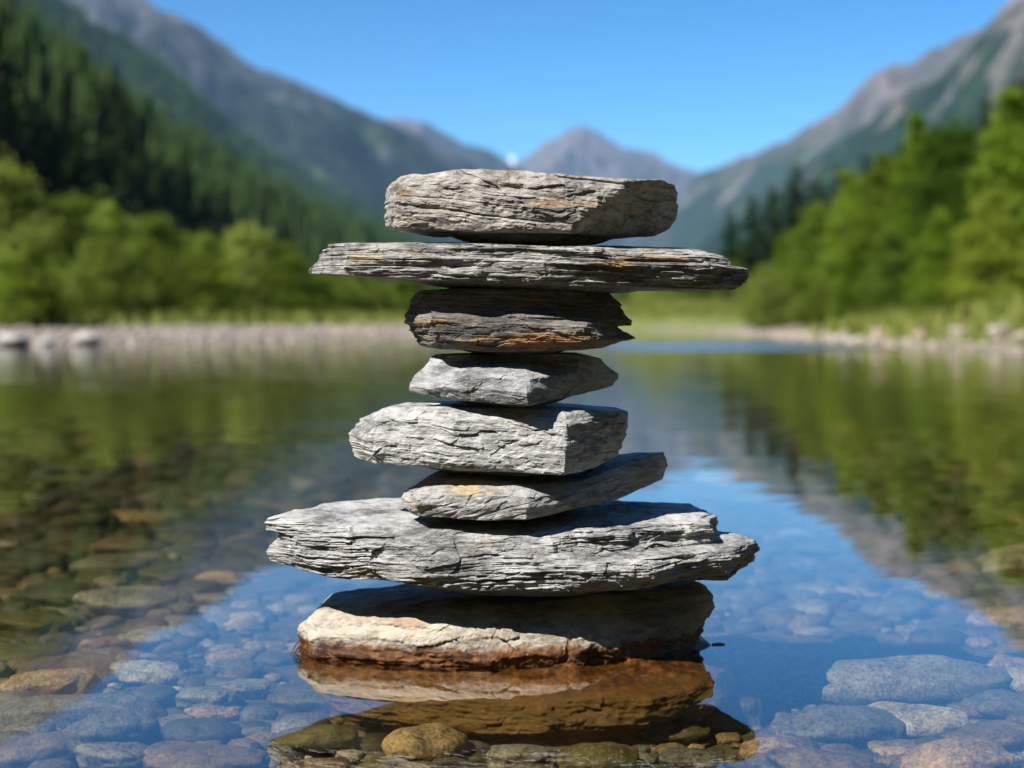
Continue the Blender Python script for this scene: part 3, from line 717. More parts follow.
# from the water up
o8, g8 = stone('stone', 'pale cream stone at the foot of the stack, brown and wet at the waterline', None, -.10,
    [(290, 632), (320, 622), (380, 618), (520, 613), (600, 607), (680, 603), (735, 603)], [(290, 745), (400, 752), (520, 755), (640, 752), (740, 745)],
    [(0, [(318, -.02), (345, -.07), (430, -.10), (540, -.125), (640, -.11), (700, -.05), (715, .02), (600, .09), (430, .09), (340, .05)]),
     (.28, [(312, -.03), (335, -.09), (420, -.140), (540, -.172), (650, -.160), (722, -.10), (738, -.02), (705, .06), (580, .1), (420, .1), (330, .05)]),
     (.46, [(306, -.03), (326, -.085), (415, -.130), (540, -.162), (650, -.150), (716, -.09), (732, -.02), (702, .06), (580, .1), (420, .1), (330, .05)]),
     (.55, [(303, -.03), (321, -.079), (402, -.108), (505, -.126), (610, -.120), (685, -.07), (712, .0), (695, .06), (580, .1), (420, .1), (330, .05)]),
     (.60, [(302, -.03), (318, -.075), (400, -.100), (500, -.110), (590, -.100), (660, -.060), (700, .0), (690, .06), (580, .1), (420, .1), (325, .05)]),
     (.70, [(300, -.03), (313, -.078), (390, -.104), (490, -.116), (580, -.104), (660, -.060), (704, .0), (690, .06), (580, .1), (420, .1), (325, .05)]),
     (.84, [(299, -.03), (313, -.075), (395, -.098), (490, -.108), (575, -.090), (665, -.048), (715, .0), (695, .06), (580, .1), (420, .1), (325, .05)]),
     (.94, [(301, -.03), (320, -.064), (400, -.082), (490, -.088), (570, -.070), (660, -.04), (712, .0), (695, .06), (570, .1), (420, .1), (325, .05)]),
     (1, [(310, -.02), (335, -.045), (410, -.060), (490, -.062), (570, -.05), (650, -.03), (699, .01), (690, .06), (560, .1), (420, .095), (330, .05)])],
    108, slope=.03, amp=.0016, th=.014, edge=.006, iso=.0030, crack=.6, chip=.0026)
o7, g7 = stone('stone', 'widest light grey slab, layered with a stepped right end, above the cream foot stone', None, -.13,
    [(255, 536), (300, 536), (420, 539), (560, 541), (640, 541), (700, 540), (770, 541)], [(262, 562, -.05), (329, 576, -.08), (376, 585), (474, 592), (560, 593), (637, 593), (685, 587), (724, 582, -.06), (745, 573, -.04), (765, 566, 0)],
    [(0, [(270, -.03), (322, -.085), (430, -.120), (560, -.124), (652, -.108), (722, -.055), (744, -.003), (710, .06), (560, .11), (400, .1), (320, .04)]),
     (.22, [(268, -.03), (315, -.085), (430, -.124), (560, -.128), (655, -.117), (732, -.062), (755, -.005), (722, .055), (570, .11), (400, .1), (310, .04)]),
     (.42, [(272, -.03), (305, -.085), (425, -.127), (560, -.130), (655, -.120), (738, -.064), (761, -.005), (732, .05), (570, .11), (400, .1), (310, .04)]),
     (.56, [(277, -.03), (303, -.080), (420, -.124), (560, -.126), (650, -.115), (734, -.06), (758, -.01), (732, .05), (570, .11), (400, .1), (310, .04)]),
     (.60, [(278, -.03), (302, -.078), (420, -.122), (560, -.119), (622, -.092), (692, -.05), (738, .0), (720, .05), (570, .11), (400, .1), (310, .04)]),
     (.66, [(278, -.03), (302, -.076), (420, -.119), (556, -.115), (582, -.088), (652, -.074), (711, -.037), (718, .02), (690, .07), (570, .12), (400, .1), (310, .04)]),
     (.70, [(265, -.03), (300, -.075), (420, -.117), (554, -.113), (578, -.086), (650, -.072), (711, -.035), (718, .02), (690, .07), (570, .12), (400, .1), (310, .04)]),
     (.88, [(264, -.03), (300, -.068), (420, -.106), (552, -.106), (575, -.080), (650, -.068), (710, -.033), (716, .02), (690, .07), (570, .12), (400, .1), (310, .04)]),
     (1, [(270, -.03), (310, -.052), (420, -.086), (548, -.092), (572, -.072), (645, -.062), (703, -.03), (713, .02), (690, .07), (560, .12), (400, .1), (320, .045)])],
    207, tilt=-.03, slope=.08, amp=.0046, th=.0125, edge=.002, iso=.0018, crack=1.9, chip=.0036, nth=1400, nv=170)
o6, g6 = stone('stone', 'grey wedge with a yellow stained front, tilted up to the right above the widest slab', None, -.11,
    [(398, 490), (432, 487), (477, 485), (525, 489), (576, 487, -.06), (620, 475, -.04), (664, 463, 0), (680, 459, 0)], [(398, 515), (412, 519), (484, 521), (525, 520.5), (576, 511, -.08), (620, 502, -.04), (661, 484, 0), (690, 476, 0)],
    [(0, [(405, -.04), (418, -.088), (484, -.106), (526, -.109), (582, -.054), (634, .002), (664, .04), (640, .08), (520, .1), (440, .06)]),
     (.4, [(402, -.04), (416, -.092), (480, -.108), (529, -.112), (588, -.052), (640, .006), (667, .04), (645, .08), (520, .1), (440, .06)]),
     (.72, [(406, -.04), (420, -.089), (480, -.105), (528, -.107), (588, -.050), (640, .008), (667, .04), (645, .08), (520, .1), (440, .06)]),
     (1, [(432, -.02), (442, -.06), (480, -.072), (516, -.085), (584, -.042), (638, .008), (665, .04), (640, .08), (520, .1), (450, .06)])],
    306, tilt=-.25, slope=.06, amp=.0009, th=.012, edge=.002, iso=.0018, crack=.5, chip=.0024)
o5, g5 = stone('stone', 'blocky light grey stone with a sharp front right corner above the tilted wedge', None, -.10,
    [(340, 414), (388, 409), (429, 408.5), (500, 409), (565, 411), (600, 411, -.05), (640, 412, 0)], [(345, 458, -.03), (374, 465, -.07), (398, 468), (484, 472), (566, 475), (590, 470, -.06), (626, 455, 0), (640, 452, 0)],
    [(0, [(353, -.02), (390, -.074), (475, -.098), (564, -.102), (595, -.048), (620, .0), (600, .06), (520, .08), (420, .07)]),
     (.3, [(350, -.02), (374, -.073), (460, -.099), (566, -.104), (599, -.052), (626, .0), (610, .06), (520, .08), (410, .07)]),
     (.5, [(348, -.02), (369, -.07), (450, -.097), (567, -.102), (600, -.050), (628, .0), (612, .06), (530, .08), (410, .07)]),
     (.8, [(360, -.02), (378, -.066), (455, -.093), (566, -.096), (605, -.05), (629, .0), (615, .06), (530, .08), (415, .07)]),
     (1, [(386, -.03), (400, -.052), (465, -.078), (562, -.084), (603, -.045), (628, .002), (615, .06), (530, .08), (430, .07)])],
    405, tilt=.05, amp=.0014, th=.015, edge=.003, iso=.0024, crack=.9, chip=.0021)
o4, g4 = stone('stone', 'smooth cool grey angular stone, smallest of the stack', None, -.08,
    [(400, 358), (432, 356), (480, 356), (560, 355), (581, 355), (603, 360), (630, 368)], [(400, 391, -.03), (450, 401, -.06), (477, 403), (531, 406), (585, 395, -.04), (619, 386, 0), (630, 384, 0)],
    [(0, [(409, -.018), (464, -.060), (528, -.082), (566, -.028), (613, .03), (595, .055), (520, .06), (450, .05)]),
     (.28, [(407, -.02), (450, -.064), (527, -.086), (571, -.028), (619, .03), (600, .06), (520, .065), (440, .05)]),
     (.55, [(416, -.02), (452, -.058), (462, -.070), (530, -.076), (574, -.024), (619, .03), (600, .06), (520, .065), (440, .05)]),
     (1, [(433, -.010), (450, -.025), (470, -.024), (520, -.025), (580, -.02), (602, .01), (590, .05), (520, .065), (450, .05)])],
    504, dy=-.034, tilt=.1, amp=.0005, th=.012, edge=.002, iso=.0012, crack=.3, chip=.0016, cuts=[((409, 390, -.022), (-.59, -.667, .45), .002)])
o3, g3 = stone('stone', 'dark brown grey stone with an orange streak and a notched right end', None, -.085,
    [(395, 289), (455, 288), (560, 289), (612, 292), (645, 296)], [(395, 341, -.03), (420, 347), (440, 350), (500, 352.5), (590, 351), (645, 345, -.02)],
    [(0, [(420, -.02), (446, -.058), (520, -.070), (580, -.058), (604, -.012), (580, .05), (510, .07), (440, .05)]),
     (.16, [(412, -.02), (440, -.07), (520, -.080), (590, -.07), (636, -.02), (600, .05), (510, .07), (430, .05)]),
     (.40, [(404, -.02), (430, -.072), (520, -.084), (585, -.074), (619, -.025), (600, .05), (510, .07), (430, .05)]),
     (.43, [(403, -.02), (430, -.072), (520, -.083), (590, -.07), (635, -.02), (605, .05), (510, .07), (430, .05)]),
     (.54, [(403, -.02), (430, -.068), (520, -.076), (590, -.062), (634, -.02), (605, .05), (510, .07), (430, .05)]),
     (.60, [(406, -.02), (432, -.055), (520, -.060), (590, -.052), (630, -.02), (605, .05), (510, .07), (430, .05)]),
     (.85, [(411, -.02), (438, -.05), (520, -.055), (582, -.048), (620, -.01), (600, .05), (510, .07), (430, .05)]),
     (1, [(420, -.02), (445, -.045), (520, -.05), (577, -.042), (609, .0), (590, .05), (510, .07), (440, .05)])],
    603, dy=-.028, tilt=.02, amp=.0022, th=.009, edge=.002, iso=.0016, crack=1.0, chip=.0020)
o2, g2 = stone('stone', 'long thin grey slab with splintered ends, just under the top stone', None, -.10,
    [(300, 247, -.02), (328, 247.5, -.03), (345, 245, -.07), (420, 243), (480, 244), (560, 247), (695, 251, -.07), (733, 257, -.02), (760, 259, -.02)], [(300, 273, -.03), (345, 274), (395, 277), (440, 281), (575, 286), (700, 289), (727, 290, -.04), (760, 288, -.02)],
    [(0, [(310, -.02), (345, -.066), (450, -.090), (600, -.094), (695, -.070), (732, -.02), (705, .05), (560, .08), (400, .07), (330, .03)]),
     (.2, [(312, -.02), (345, -.07), (450, -.096), (600, -.099), (700, -.076), (746, -.02), (720, .05), (560, .08), (400, .07), (330, .03)]),
     (.4, [(316, -.02), (346, -.07), (450, -.097), (600, -.100), (702, -.077), (751, -.02), (722, .05), (560, .08), (400, .07), (332, .03)]),
     (.60, [(320, -.02), (348, -.07), (450, -.099), (600, -.100), (705, -.078), (749, -.02), (725, .05), (560, .08), (400, .07), (335, .03)]),
     (.66, [(322, -.02), (348, -.068), (450, -.097), (600, -.094), (690, -.070), (734, -.02), (715, .05), (560, .08), (400, .07), (335, .03)]),
     (.88, [(327, -.02), (350, -.066), (450, -.096), (600, -.092), (680, -.066), (731, -.02), (710, .05), (560, .08), (400, .07), (338, .03)]),
     (1, [(329, -.02), (352, -.063), (450, -.091), (600, -.086), (660, -.058), (702, -.01), (690, .05), (560, .08), (400, .07), (340, .03)])],
    702, dy=-.022, tilt=.015, slope=.06, amp=.0034, th=.008, edge=.0015, iso=.0014, crack=1.5, chip=.0022, nth=1400)
o1, g1 = stone('stone', 'thick brownish grey stone on top of the stack', None, -.09,
    [(380, 174, -.02), (401, 174, -.04), (422, 171.5), (462, 167.5), (516, 169), (583, 174), (621, 177.5), (662, 180, -.04), (690, 185, 0)], [(380, 226, -.02), (400, 228, -.07), (427, 229), (478, 231.5), (520, 232), (609, 233), (660, 233, -.03), (675, 228, 0), (690, 220, 0)],
    [(0, [(388, -.02), (400, -.068), (480, -.091), (571, -.091), (604, -.038), (668, .012), (640, .04), (560, .05), (450, .05), (400, .03)]),
     (.2, [(386, -.02), (399, -.07), (480, -.093), (580, -.093), (613, -.040), (677, .014), (664, .06), (560, .08), (430, .075), (396, .04)]),
     (.45, [(385, -.02), (398, -.07), (480, -.094), (597, -.092), (628, -.040), (678, .014), (668, .06), (560, .09), (430, .085), (395, .04)]),
     (.8, [(390, -.02), (404, -.067), (480, -.091), (622, -.087), (648, -.038), (680, .01), (670, .06), (560, .09), (430, .085), (400, .04)]),
     (1, [(402, -.02), (416, -.062), (480, -.084), (624, -.078), (660, -.048), (678, .0), (665, .06), (560, .09), (430, .085), (412, .04)])],
    801, dy=-.02, tilt=.10, amp=.0010, th=.014, edge=.003, iso=.0026, crack=1.1, chip=.0024)
GREY = dict(lo=(.13, .13, .135), mid=(.30, .295, .285), hi=(.46, .45, .43))
mats = [
    (o8, slate('cream_stone', (.22, .185, .14), (.40, .355, .285), (.53, .485, .405), OR, .35, 0.0, [sp_(668, 625, 62, 60, (.115, .095, .072), .9, g8), sp_(400, 625, 40, 5, OR, .5, g8)], wet=True, seed=1.0, streak=.6, an=.4)),  # first spot paints the shade on the stone's right part darker
    (o7, slate('layered_slate', (.12, .119, .117), (.38, .373, .36), (.60, .59, .57), YE, .14, -.03, [sp_(360, 573, 26, 6, TAN, .6, g7)], seed=2.0)),
    (o6, slate('stained_slate', (.15, .148, .142), (.33, .324, .31), (.50, .49, .465), YE, .2, -.25, [sp_(470, 488, 34, 10, (.50, .36, .17), .85, g6), sp_(420, 508, 14, 5, YE, .5, g6)], seed=3.0, streak=.6, an=.5)),
    (o5, slate('pale_slate', (.16, .159, .155), (.41, .405, .39), (.60, .595, .575), TAN, .12, .05, seed=4.0, streak=.7, an=.4)),
    (o4, slate('smooth_slate', (.115, .117, .122), (.30, .30, .302), (.48, .475, .465), TAN, .15, .1, seed=5.0, streak=.5, an=.5)),
    (o3, slate('brown_slate', (.055, .05, .046), (.17, .158, .143), (.38, .35, .31), OR, .35, .02, [sp_(545, 341, 75, 9, (.52, .25, .08), 1.0, g3), sp_(430, 323, 30, 5, YE, .8, g3), sp_(560, 330, 25, 4, WH, .6, g3)], seed=6.0)),
    (o2, slate('splintered_slate', (.10, .096, .09), (.35, .335, .31), (.62, .60, .565), TAN, .5, .015, [sp_(613, 267, 22, 5, (.55, .36, .14), .9, g2), sp_(368, 258, 20, 8, (.55, .42, .2), .7, g2), sp_(660, 258, 40, 3, OR, .7, g2)], seed=7.0, streak=1.1)),
    (o1, slate('top_slate', (.11, .10, .09), (.33, .308, .275), (.58, .55, .505), (.45, .28, .12), .5, .04, [sp_(463, 218, 18, 9, WH, .9, g1), sp_(560, 205, 60, 5, (.45, .29, .14), .7, g1), sp_(395, 222, 20, 6, WH, .6, g1)], seed=8.0, streak=.7, an=.35)),
]
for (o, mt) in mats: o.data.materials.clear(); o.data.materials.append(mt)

# ------------------------------------------------------------------ river stones
def ico(seed, sub=4, lump=.34, flat=1.0):
    import bmesh
    bm = bmesh.new(); bmesh.ops.create_icosphere(bm, subdivisions=sub, radius=1)
    v = np.array([w.co[:] for w in bm.verts]); f = np.array([[w.index for w in q.verts] for q in bm.faces]); bm.free()
    r_ = np.random.default_rng(seed); off = r_.uniform(0, 50, 3)
    e = np.sign(v) * np.abs(v) ** r_.uniform(.72, 1.0)
    d = 1 + lump * fbm(v[:, 0] * 1.1 + off[0], v[:, 1] * 1.1 + off[1], v[:, 2] * 1.1 + off[2], seed, 3) + .03 * fbm(v[:, 0] * 5 + off[0], v[:, 1] * 5, v[:, 2] * 5, seed, 2)
    return e * d[:, None], f
def pebble_mat(name, attr=None, moss=False):
    m = NT(name)
    if attr: base = m.n('Attribute', attribute_name=attr).outputs['Color']; vec = m.coord('Position')
    else: base = m.n('ObjectInfo').outputs['Color']; vec = m.coord('Object')
    gvec = m.coord('Position')
    a = m.noise(gvec, 24, 7, .7); b = m.noise(gvec, 260, 4, .75); sz = m.noise(gvec, 90, 5, .7)
    k = m.math('ADD', m.math('ADD', m.rng(a, .3, .7, .5, 1.25), m.rng(b, .36, .66, -.45, .5)), m.rng(sz, .35, .65, -.25, .25))
    col = m.mix(1.0, base, m.n('CombineXYZ', {0: k, 1: k, 2: k}).outputs[0], 'MULTIPLY')
    col = m.mix(m.rng(b, .63, .72, 0, .5), col, c4((.45, .42, .38)))
    al = m.noise(gvec, 9, 5, .6)
    col = m.mix(m.rng(al, .5, .68, 0, .9 if moss else .35), col, c4((.075, .07, .018)))
    nrm = m.bump(m.math('ADD', m.math('MULTIPLY', b, .0016), m.math('MULTIPLY', a, .007)), 1.0, .7)
    return m.surf(m.n('BsdfPrincipled', {'Base Color': col, 'Roughness': .6, 'Normal': nrm}).outputs[0])
M_PEB = pebble_mat('river_stone'); M_MOSS = pebble_mat('mossy_river_stone', moss=True); M_PEBS = pebble_mat('river_gravel', 'tint')
M_DRY = pebble_mat('dry_shore_stone')
SHAPES = [ico(300 + k) for k in range(10)]
PM = []
for v, f in SHAPES:
    o = mesh_np('river_stone', v, f, M_PEB); PM.append(o.data); bpy.data.objects.remove(o)
MM = []
for v, f in SHAPES[:4]:
    o = mesh_np('river_stone', v, f, M_MOSS); MM.append(o.data); bpy.data.objects.remove(o)
PALE, GRY, SLT, TN, PNK, OLV, DRK, BRN = (.36, .34, .30), (.19, .183, .168), (.11, .113, .11), (.31, .225, .13), (.26, .185, .14), (.085, .075, .028), (.04, .04, .034), (.15, .108, .07)
CN = {PALE: 'pale grey', GRY: 'grey', SLT: 'slate blue', TN: 'tan', PNK: 'pinkish', OLV: 'olive brown', DRK: 'dark', BRN: 'brown'}
taken = []
G_P = 'submerged stones on the lake bed'
def pebble(x, y, a, b, c, rot, col, label, cat='stone', meshes=PM, zc=None, group=G_P, k=None, sink=.35, tiltv=.1, name='river_stone'):
    me = meshes[random.randrange(len(meshes)) if k is None else k % len(meshes)]
    o = bpy.data.objects.new(name, me); COL.objects.link(o)
    z = float(ground_z(np.array([x]), np.array([y]))[0]) + c * (1 - sink) if zc is None else zc
    o.location = (x, y, z); o.scale = (a, b, c); o.rotation_euler = (random.uniform(-tiltv, tiltv), random.uniform(-tiltv, tiltv), rot)
    o.color = (*col, 1)
    tag(o, label, cat, group)
    return o
def hero(px, py, w, col, label, asp=.62, thick=.34, moss=False, rot=0.0, zoff=0.0):
    zt = -.055 + zoff
    for _ in range(4):
        d = (H - zt) * F / (py - HZ); x = (px - 512) / F * d; y = d - D
        a = w / 2 / F * d; c = a * thick if w < 120 else a * thick * .7
        zt = float(ground_z(np.array([x]), np.array([y]))[0]) + c * .7 + zoff
        zt = min(zt, -.012 - c * .95)
    b = a * asp
    taken.append((x, y, a, b))
    pebble(x, y, a, b, c, rot + random.uniform(-.12, .12), col, label, zc=zt, meshes=MM if moss else PM)
for h_ in [
    (45, 690, 98, TN, 'tan rounded stone under water at the lower left edge, in the dark reflection'),
    (150, 673, 80, PALE, 'pale speckled oval stone under water left of the stack, brightest there'),
    (62, 714, 200, SLT, 'long dark slate blue slab under water at the lower left', .3, .3),
    (106, 730, 92, SLT, 'slate blue oval stone below the long dark slab at the lower left'),
    (204, 700, 62, GRY, 'grey stone under water between pale oval stone and the stack'),
    (200, 733, 78, DRK, 'dark smooth oval stone under water, lower left, above a brown stone'),
    (213, 713, 54, PNK, 'small pinkish flat stone above the dark smooth oval stone', .5, .25),
    (203, 759, 122, BRN, 'large brown stone at the bottom edge left of the stack'),
    (32, 754, 96, BRN, 'brown stone in the bottom left corner'),
    (112, 758, 76, GRY, 'grey stone at the bottom edge between two brown stones'),
    (246, 690, 52, GRY, 'small grey stone just left of the mossy stones'),
    (238, 668, 56, SLT, 'small slate blue stone left of the cream foot stone'),
    (28, 655, 82, OLV, 'olive flat stone near the left edge, nearly breaking the surface', .6, .3, True),
    (22, 628, 92, OLV, 'olive brown stone at the left edge above the olive flat stone', .6, .3, True),
    (60, 596, 84, DRK, 'dark flat stone at left in the hill reflection', .6, .3),
    (128, 604, 110, GRY, 'broad grey flat stone at left in the hill reflection', .55, .25),
    (222, 581, 56, TN, 'tan stone left of the widest slab, catching the sun'),
    (135, 518, 60, TN, 'tan stone farther out at left in the green reflection', .6, .25),
    (28, 562, 80, DRK, 'dark stone at the left edge in the green reflection', .6, .3),
    (124, 548, 66, BRN, 'reddish brown stone at left in the green reflection', .6, .3),
    (150, 640, 66, GRY, 'grey stone just above the pale speckled oval stone'),
    (902, 684, 216, GRY, 'longest grey stone under water right of the stack', .34, .34),
    (832, 728, 136, SLT, 'large slate blue oval stone under water right of the stack', .6, .36),
    (917, 722, 100, PALE, 'pale grey stone right of the large slate blue oval stone', .6, .36),
    (770, 750, 68, PNK, 'mauve rounded stone at lower right beside the stack reflection'),
    (826, 768, 110, BRN, 'brown stone at the bottom edge right of the stack'),
    (952, 764, 116, TN, 'tan stone at the bottom edge near the right corner'),
    (1003, 706, 76, SLT, 'slate blue stone at the right edge below the longest grey stone'),
    (992, 742, 92, BRN, 'brown grey stone in the bottom right corner region'),
    (756, 664, 76, SLT, 'slate blue stone alone right of the cream foot stone'),
    (862, 660, 84, GRY, 'grey flat stone above the longest grey stone', .55, .3),
    (930, 656, 66, PNK, 'reddish stone above the right half of the longest grey stone'),
    (1008, 668, 58, PNK, 'pinkish stone at the right edge above the longest stone end'),
    (690, 764, 70, SLT, 'slate blue stone at the bottom edge just right of the stack reflection'),
    (895, 752, 56, TN, 'small tan stone between two large stones at the bottom right'),
    (318, 705, 112, OLV, 'green mossy flat stone at the lower left foot of the stack', .7, .3, True),
    (312, 742, 104, OLV, 'long olive stone sloping in front of the green mossy flat stone', .4, .3, True),
    (425, 747, 84, TN, 'golden tan rounded stone in front of the stack, brightest there', .7, .5),
    (478, 730, 90, BRN, 'brown stone behind the golden tan stone in front of the stack'),
    (563, 730, 78, TN, 'rounded tan stone in front of the middle of the stack', .7, .42),
    (730, 712, 66, OLV, 'mossy stone at the right foot of the stack', .7, .5, True),
    (676, 735, 80, OLV, 'low mossy stone right of the rounded tan stone', .6, .3, True),
    (520, 760, 76, GRY, 'grey stone at the bottom edge in front of the stack'),
    (600, 760, 90, OLV, 'olive stone at the bottom edge right of the middle', .6, .35, True),
    (385, 722, 74, OLV, 'small olive stone tucked under the foot stone on its left', .6, .35, True)]:
    hero(*h_)
for k in range(26):
    px_, py_ = random.uniform(335, 700), random.uniform(716, 768); w_ = random.uniform(20, 46)
    hero(px_, py_, w_, random.choice([TN, BRN, BRN, GRY, OLV]), 'small brownish pebble in the dark reflection in front of the foot stone', random.uniform(.6, .9), random.uniform(.35, .55))
# fillers: individuals near the lens, the rest as one bed of gravel
rng = np.random.default_rng(21)
tk = [t for t in taken]
cols = [GRY, GRY, SLT, SLT, BRN, TN, PALE, PNK, OLV, DRK]
count = 0; tries = 0
while count < 228 and tries < 20000:
    tries += 1
    d = 1.15 * (5.2 / 1.15) ** (rng.uniform() ** 1.5); y = d - D
    x = rng.uniform(-.40, .40) * d
    a = (.014 + .062 * rng.uniform() ** 2.2) * (1 + .3 * (d - 1)); b = a * rng.uniform(.45, .95)
    if (abs(x + .0) < .30 and -.12 < y < .14): continue
    if any((x - t[0]) ** 2 / (a + t[2]) ** 2 + (y - t[1]) ** 2 / (b + t[3]) ** 2 < .62 for t in tk): continue
    col = cols[rng.integers(len(cols))]
    if y > .7 and rng.uniform() < .6: col = OLV
    tk.append((x, y, a, b)); count += 1
    side = 'left of the stack' if x < -.16 * d else ('right of the stack' if x > .16 * d else 'around the foot of the stack')
    where = 'close by' if d < 2.0 else 'farther out'
    size = 'larger' if a > .04 * (1 + .25 * (d - 1)) else 'smaller'
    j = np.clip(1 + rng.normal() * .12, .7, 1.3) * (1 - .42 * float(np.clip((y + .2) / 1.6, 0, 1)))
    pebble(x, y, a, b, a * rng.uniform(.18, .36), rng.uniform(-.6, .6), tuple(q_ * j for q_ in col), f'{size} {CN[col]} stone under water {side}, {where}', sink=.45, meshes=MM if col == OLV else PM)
V_, F_, T_ = [], [], []; off = 0
LOW = [ico(340 + k, 2) for k in range(6)]
for k in range(9000):
    d = 1.0 * 11 ** (rng.uniform() ** .9); y = d - D; x = rng.uniform(-.55, .55) * d
    a = (.004 + .022 * rng.uniform() ** 1.8) * (1 + .45 * (d - 1)); b = a * rng.uniform(.5, .95); c = a * rng.uniform(.3, .5)
    v, f = LOW[k % 6]; an = rng.uniform(-.7, .7); cs, sn = math.cos(an), math.sin(an)
    V_.append(np.stack([v[:, 0] * a * cs - v[:, 1] * b * sn, v[:, 0] * a * sn + v[:, 1] * b * cs, v[:, 2] * c], -1) + [x, y, 0]); F_.append(f + off); off += len(v)
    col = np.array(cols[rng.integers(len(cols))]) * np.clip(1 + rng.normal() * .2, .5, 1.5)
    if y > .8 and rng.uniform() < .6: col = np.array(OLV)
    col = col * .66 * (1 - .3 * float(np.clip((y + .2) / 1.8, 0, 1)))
    T_.append(np.tile([*col, 1], (len(v), 1)))
cen = np.array([v.mean(0) for v in V_]); zg = ground_z(cen[:, 0], cen[:, 1])
for i, v in enumerate(V_): v[:, 2] += zg[i] + .003
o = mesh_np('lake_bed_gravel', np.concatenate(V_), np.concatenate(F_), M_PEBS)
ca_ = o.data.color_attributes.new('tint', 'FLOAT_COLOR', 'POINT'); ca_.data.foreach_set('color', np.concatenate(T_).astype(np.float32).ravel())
tag(o, 'small rounded gravel covering the lake bed between the larger stones', 'gravel', kind='stuff')

# shore boulders and beach stones
G_S = 'pale boulders along the right shore'
DM = []
for v, f in SHAPES[:6]:
    o = mesh_np('boulder', v, f, M_DRY); DM.append(o.data); bpy.data.objects.remove(o)
def on_shore(px, d): return (px - 512) / F * d, d - D
for (px, d, w, lab) in [(957, 22.3, 34, 'largest pale boulder on the right shore below the leafy trees'), (1000, 21.0, 40, 'long pale boulder at the right edge of the right shore'),
                        (1022, 20.2, 26, 'pale boulder cut by the right edge of the photo'), (920, 23.6, 22, 'pinkish boulder left of the largest pale boulder'),
                        (880, 25.2, 24, 'reddish boulder near the middle of the right shore'), (845, 27.0, 20, 'pale boulder at the left end of the right shore boulders')]:
    x, y = on_shore(px, d); a = w * .75 / 2 / F * d
    pebble(x, y, a, a * .8, a * .62, random.uniform(-.3, .3), (.36, .30, .25) if 'red' not in lab and 'pinkish' not in lab else (.42, .30, .25), lab, 'boulder', DM, group=G_S, sink=.2, name='boulder', zc=max(.0, float(ground_z(np.array([x]), np.array([y]))[0])) + a * .35)
def shore_line(i0, i1, t):
    P_ = SH[i0:i1 + 1]; seg = np.linalg.norm(np.diff(P_, axis=0), axis=1); cum = np.concatenate([[0], np.cumsum(seg)]); s = t * cum[-1]
    return np.array([np.interp(s, cum, P_[:, 0]), np.interp(s, cum, P_[:, 1])])
for k in range(70):
    p = shore_line(11, 16, rng.uniform(.12, .95)); a = rng.uniform(.05, .12); x, y = p[0] + rng.uniform(-.2, .5), p[1] + rng.uniform(-.2, .2)
    gzz = float(ground_z(np.array([x]), np.array([y]))[0]); pk = rng.uniform() < .35
    pebble(x, y, a, a * .8, a * .6, rng.uniform(-1, 1), (.36, .25, .19) if pk else (.38, .33, .28), 'small reddish rock in the row along the right shore' if pk else 'small pale grey rock in the row along the right shore', 'rock', DM, group='small rocks along the right shore', name='boulder', zc=max(gzz, -.02) + a * .25)
for k, (px, d, w, lab) in enumerate([(14, 22.0, 30, 'pale boulder at the left edge of the gravel beach'), (86, 23.6, 26, 'pale boulder standing on the left gravel beach, right of the edge one'), (45, 23.0, 16, 'small boulder between the two pale boulders of the left beach')]):
    x, y = on_shore(px, d); a = w / 2 / F * d
    pebble(x, y, a, a * .8, a * .6, .2, (.45, .42, .39), lab, 'boulder', DM, group='boulders on the left beach', name='boulder', zc=max(0, float(ground_z(np.array([x]), np.array([y]))[0])) + a * .3)
V_, F_, T_ = [], [], []; off = 0
q = np.stack([rng.uniform(-16, 12, 60000), rng.uniform(5, 58, 60000)], -1); sdq = shore_sd(q[:, 0], q[:, 1]); q = q[(sdq > -.3) & (sdq < np.where((q[:, 0] > 3) & ((q[:, 1] < 31) | (q[:, 1] > 45)), .35, 3.0))][:6000]
zq = ground_z(q[:, 0], q[:, 1])
LOW = [ico(360 + k, 1) for k in range(6)]
for k, (x, y) in enumerate(q):
    a = rng.uniform(.03, .10); v, f = LOW[k % 6]; an = rng.uniform(0, 3); cs, sn = math.cos(an), math.sin(an)
    V_.append(np.stack([(v[:, 0] * cs - v[:, 1] * sn * .8) * a + x, (v[:, 0] * sn + v[:, 1] * cs * .8) * a + y, v[:, 2] * a * .5 + zq[k] + a * .1], -1)); F_.append(f + off); off += len(v)
    col = np.array([.28, .235, .20]) * np.clip(1 + rng.normal() * .22, .5, 1.5); T_.append(np.tile([*col, 1], (len(v), 1)))
M_BG = pebble_mat('beach_gravel', 'tint')
o = mesh_np('beach_gravel', np.concatenate(V_), np.concatenate(F_), M_BG)
ca_ = o.data.color_attributes.new('tint', 'FLOAT_COLOR', 'POINT'); ca_.data.foreach_set('color', np.concatenate(T_).astype(np.float32).ravel())
tag(o, 'pale gravel covering the beaches along the far shores', 'gravel', kind='stuff')

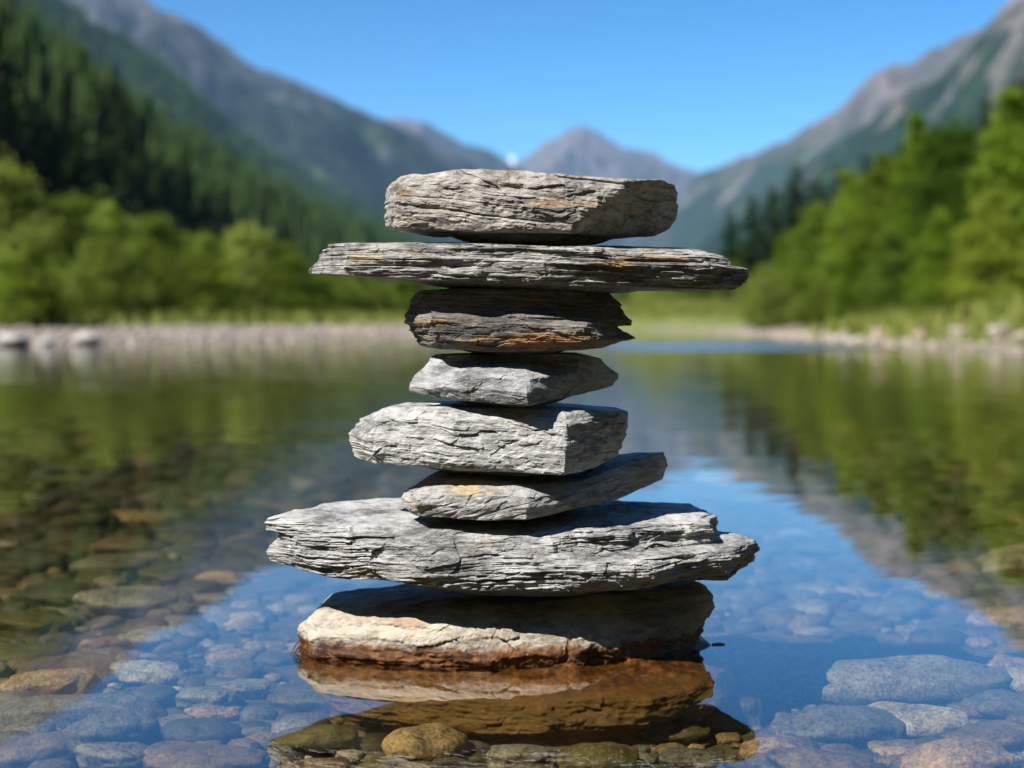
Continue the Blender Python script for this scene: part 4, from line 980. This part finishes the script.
# small floating things at the foot stone
m = NT('dry_leaf'); M_LEAF = m.surf(m.n('BsdfPrincipled', {'Base Color': m.mix(m.noise(m.coord('Object'), 300), (.36, .31, .15, 1), (.52, .46, .26, 1)), 'Roughness': .5}).outputs[0])
t = np.linspace(0, 1, 12); lx0, ly0 = PX(711, -.0), .0
mid = np.stack([lx0 + .001 + .016 * t, ly0 + .004 * np.sin(t * 3), .0006 + .006 * t * 0], -1); wd = .0036 * np.sin(np.clip(t * .93 + .05, 0, 1) * math.pi)
lv = np.concatenate([mid + np.stack([0 * t, wd, .001 + 0 * t], -1), mid, mid - np.stack([0 * t, wd, -.001 + 0 * t], -1), mid - [0, 0, .0008]])
n_ = 12; fs = []
for a_, b_ in ((0, 1), (1, 2), (2, 3), (3, 0)):
    fs += [(a_ * n_ + i, a_ * n_ + i + 1, b_ * n_ + i + 1, b_ * n_ + i) for i in range(n_ - 1)]
tag(mesh_np('fallen_leaf', lv, np.array(fs), M_LEAF), 'tiny narrow leaf afloat at the right side of the cream foot stone', 'leaf')
M_TWIG = bark_mat('wet_twig', (.05, .035, .025))
parts = []
r_ = np.random.default_rng(5)
for k in range(9):
    p0 = np.array([PX(302, -.04) + r_.uniform(-.002, .004), -.045 + r_.uniform(-.01, .01), .012 + r_.uniform(-.006, .006)])
    p1 = p0 + np.array([-.005 - r_.uniform(0, .003), r_.uniform(-.006, .006), -.004 - r_.uniform(0, .003)]); p2 = np.array([p1[0] - .004, p1[1], .0008])
    parts.append(tube([p0, p1, p2], [.0006, .0005, .0002], 5))
v, f = join(parts)
tag(mesh_np('root_tuft', v, f, M_TWIG), 'small dark tuft of wet rootlets at the left side of the cream foot stone', 'rootlets')

# ------------------------------------------------------------------ the air between here and the peaks
m = NT('haze_air'); pv = m.n('VolumePrincipled', {'Color': (.36, .64, 1.0, 1), 'Density': 7.0e-5, 'Anisotropy': 0.0})
m.t.links.new(pv.outputs[0], m.out.inputs['Volume']); M_HAZE = m.m
x0, x1, y0, y1, z0, z1 = -7500, 7500, -7500, 7500, -8, 1000
hv = np.array([(x, y, z) for z in (z0, z1) for y in (y0, y1) for x in (x0, x1)], float)
hf = np.array([(0, 2, 3, 1), (4, 5, 7, 6), (0, 1, 5, 4), (2, 6, 7, 3), (0, 4, 6, 2), (1, 3, 7, 5)])
tag(mesh_np('haze', hv, hf, M_HAZE, smooth=False), 'thin blue haze in the valley air', 'haze', kind='stuff')
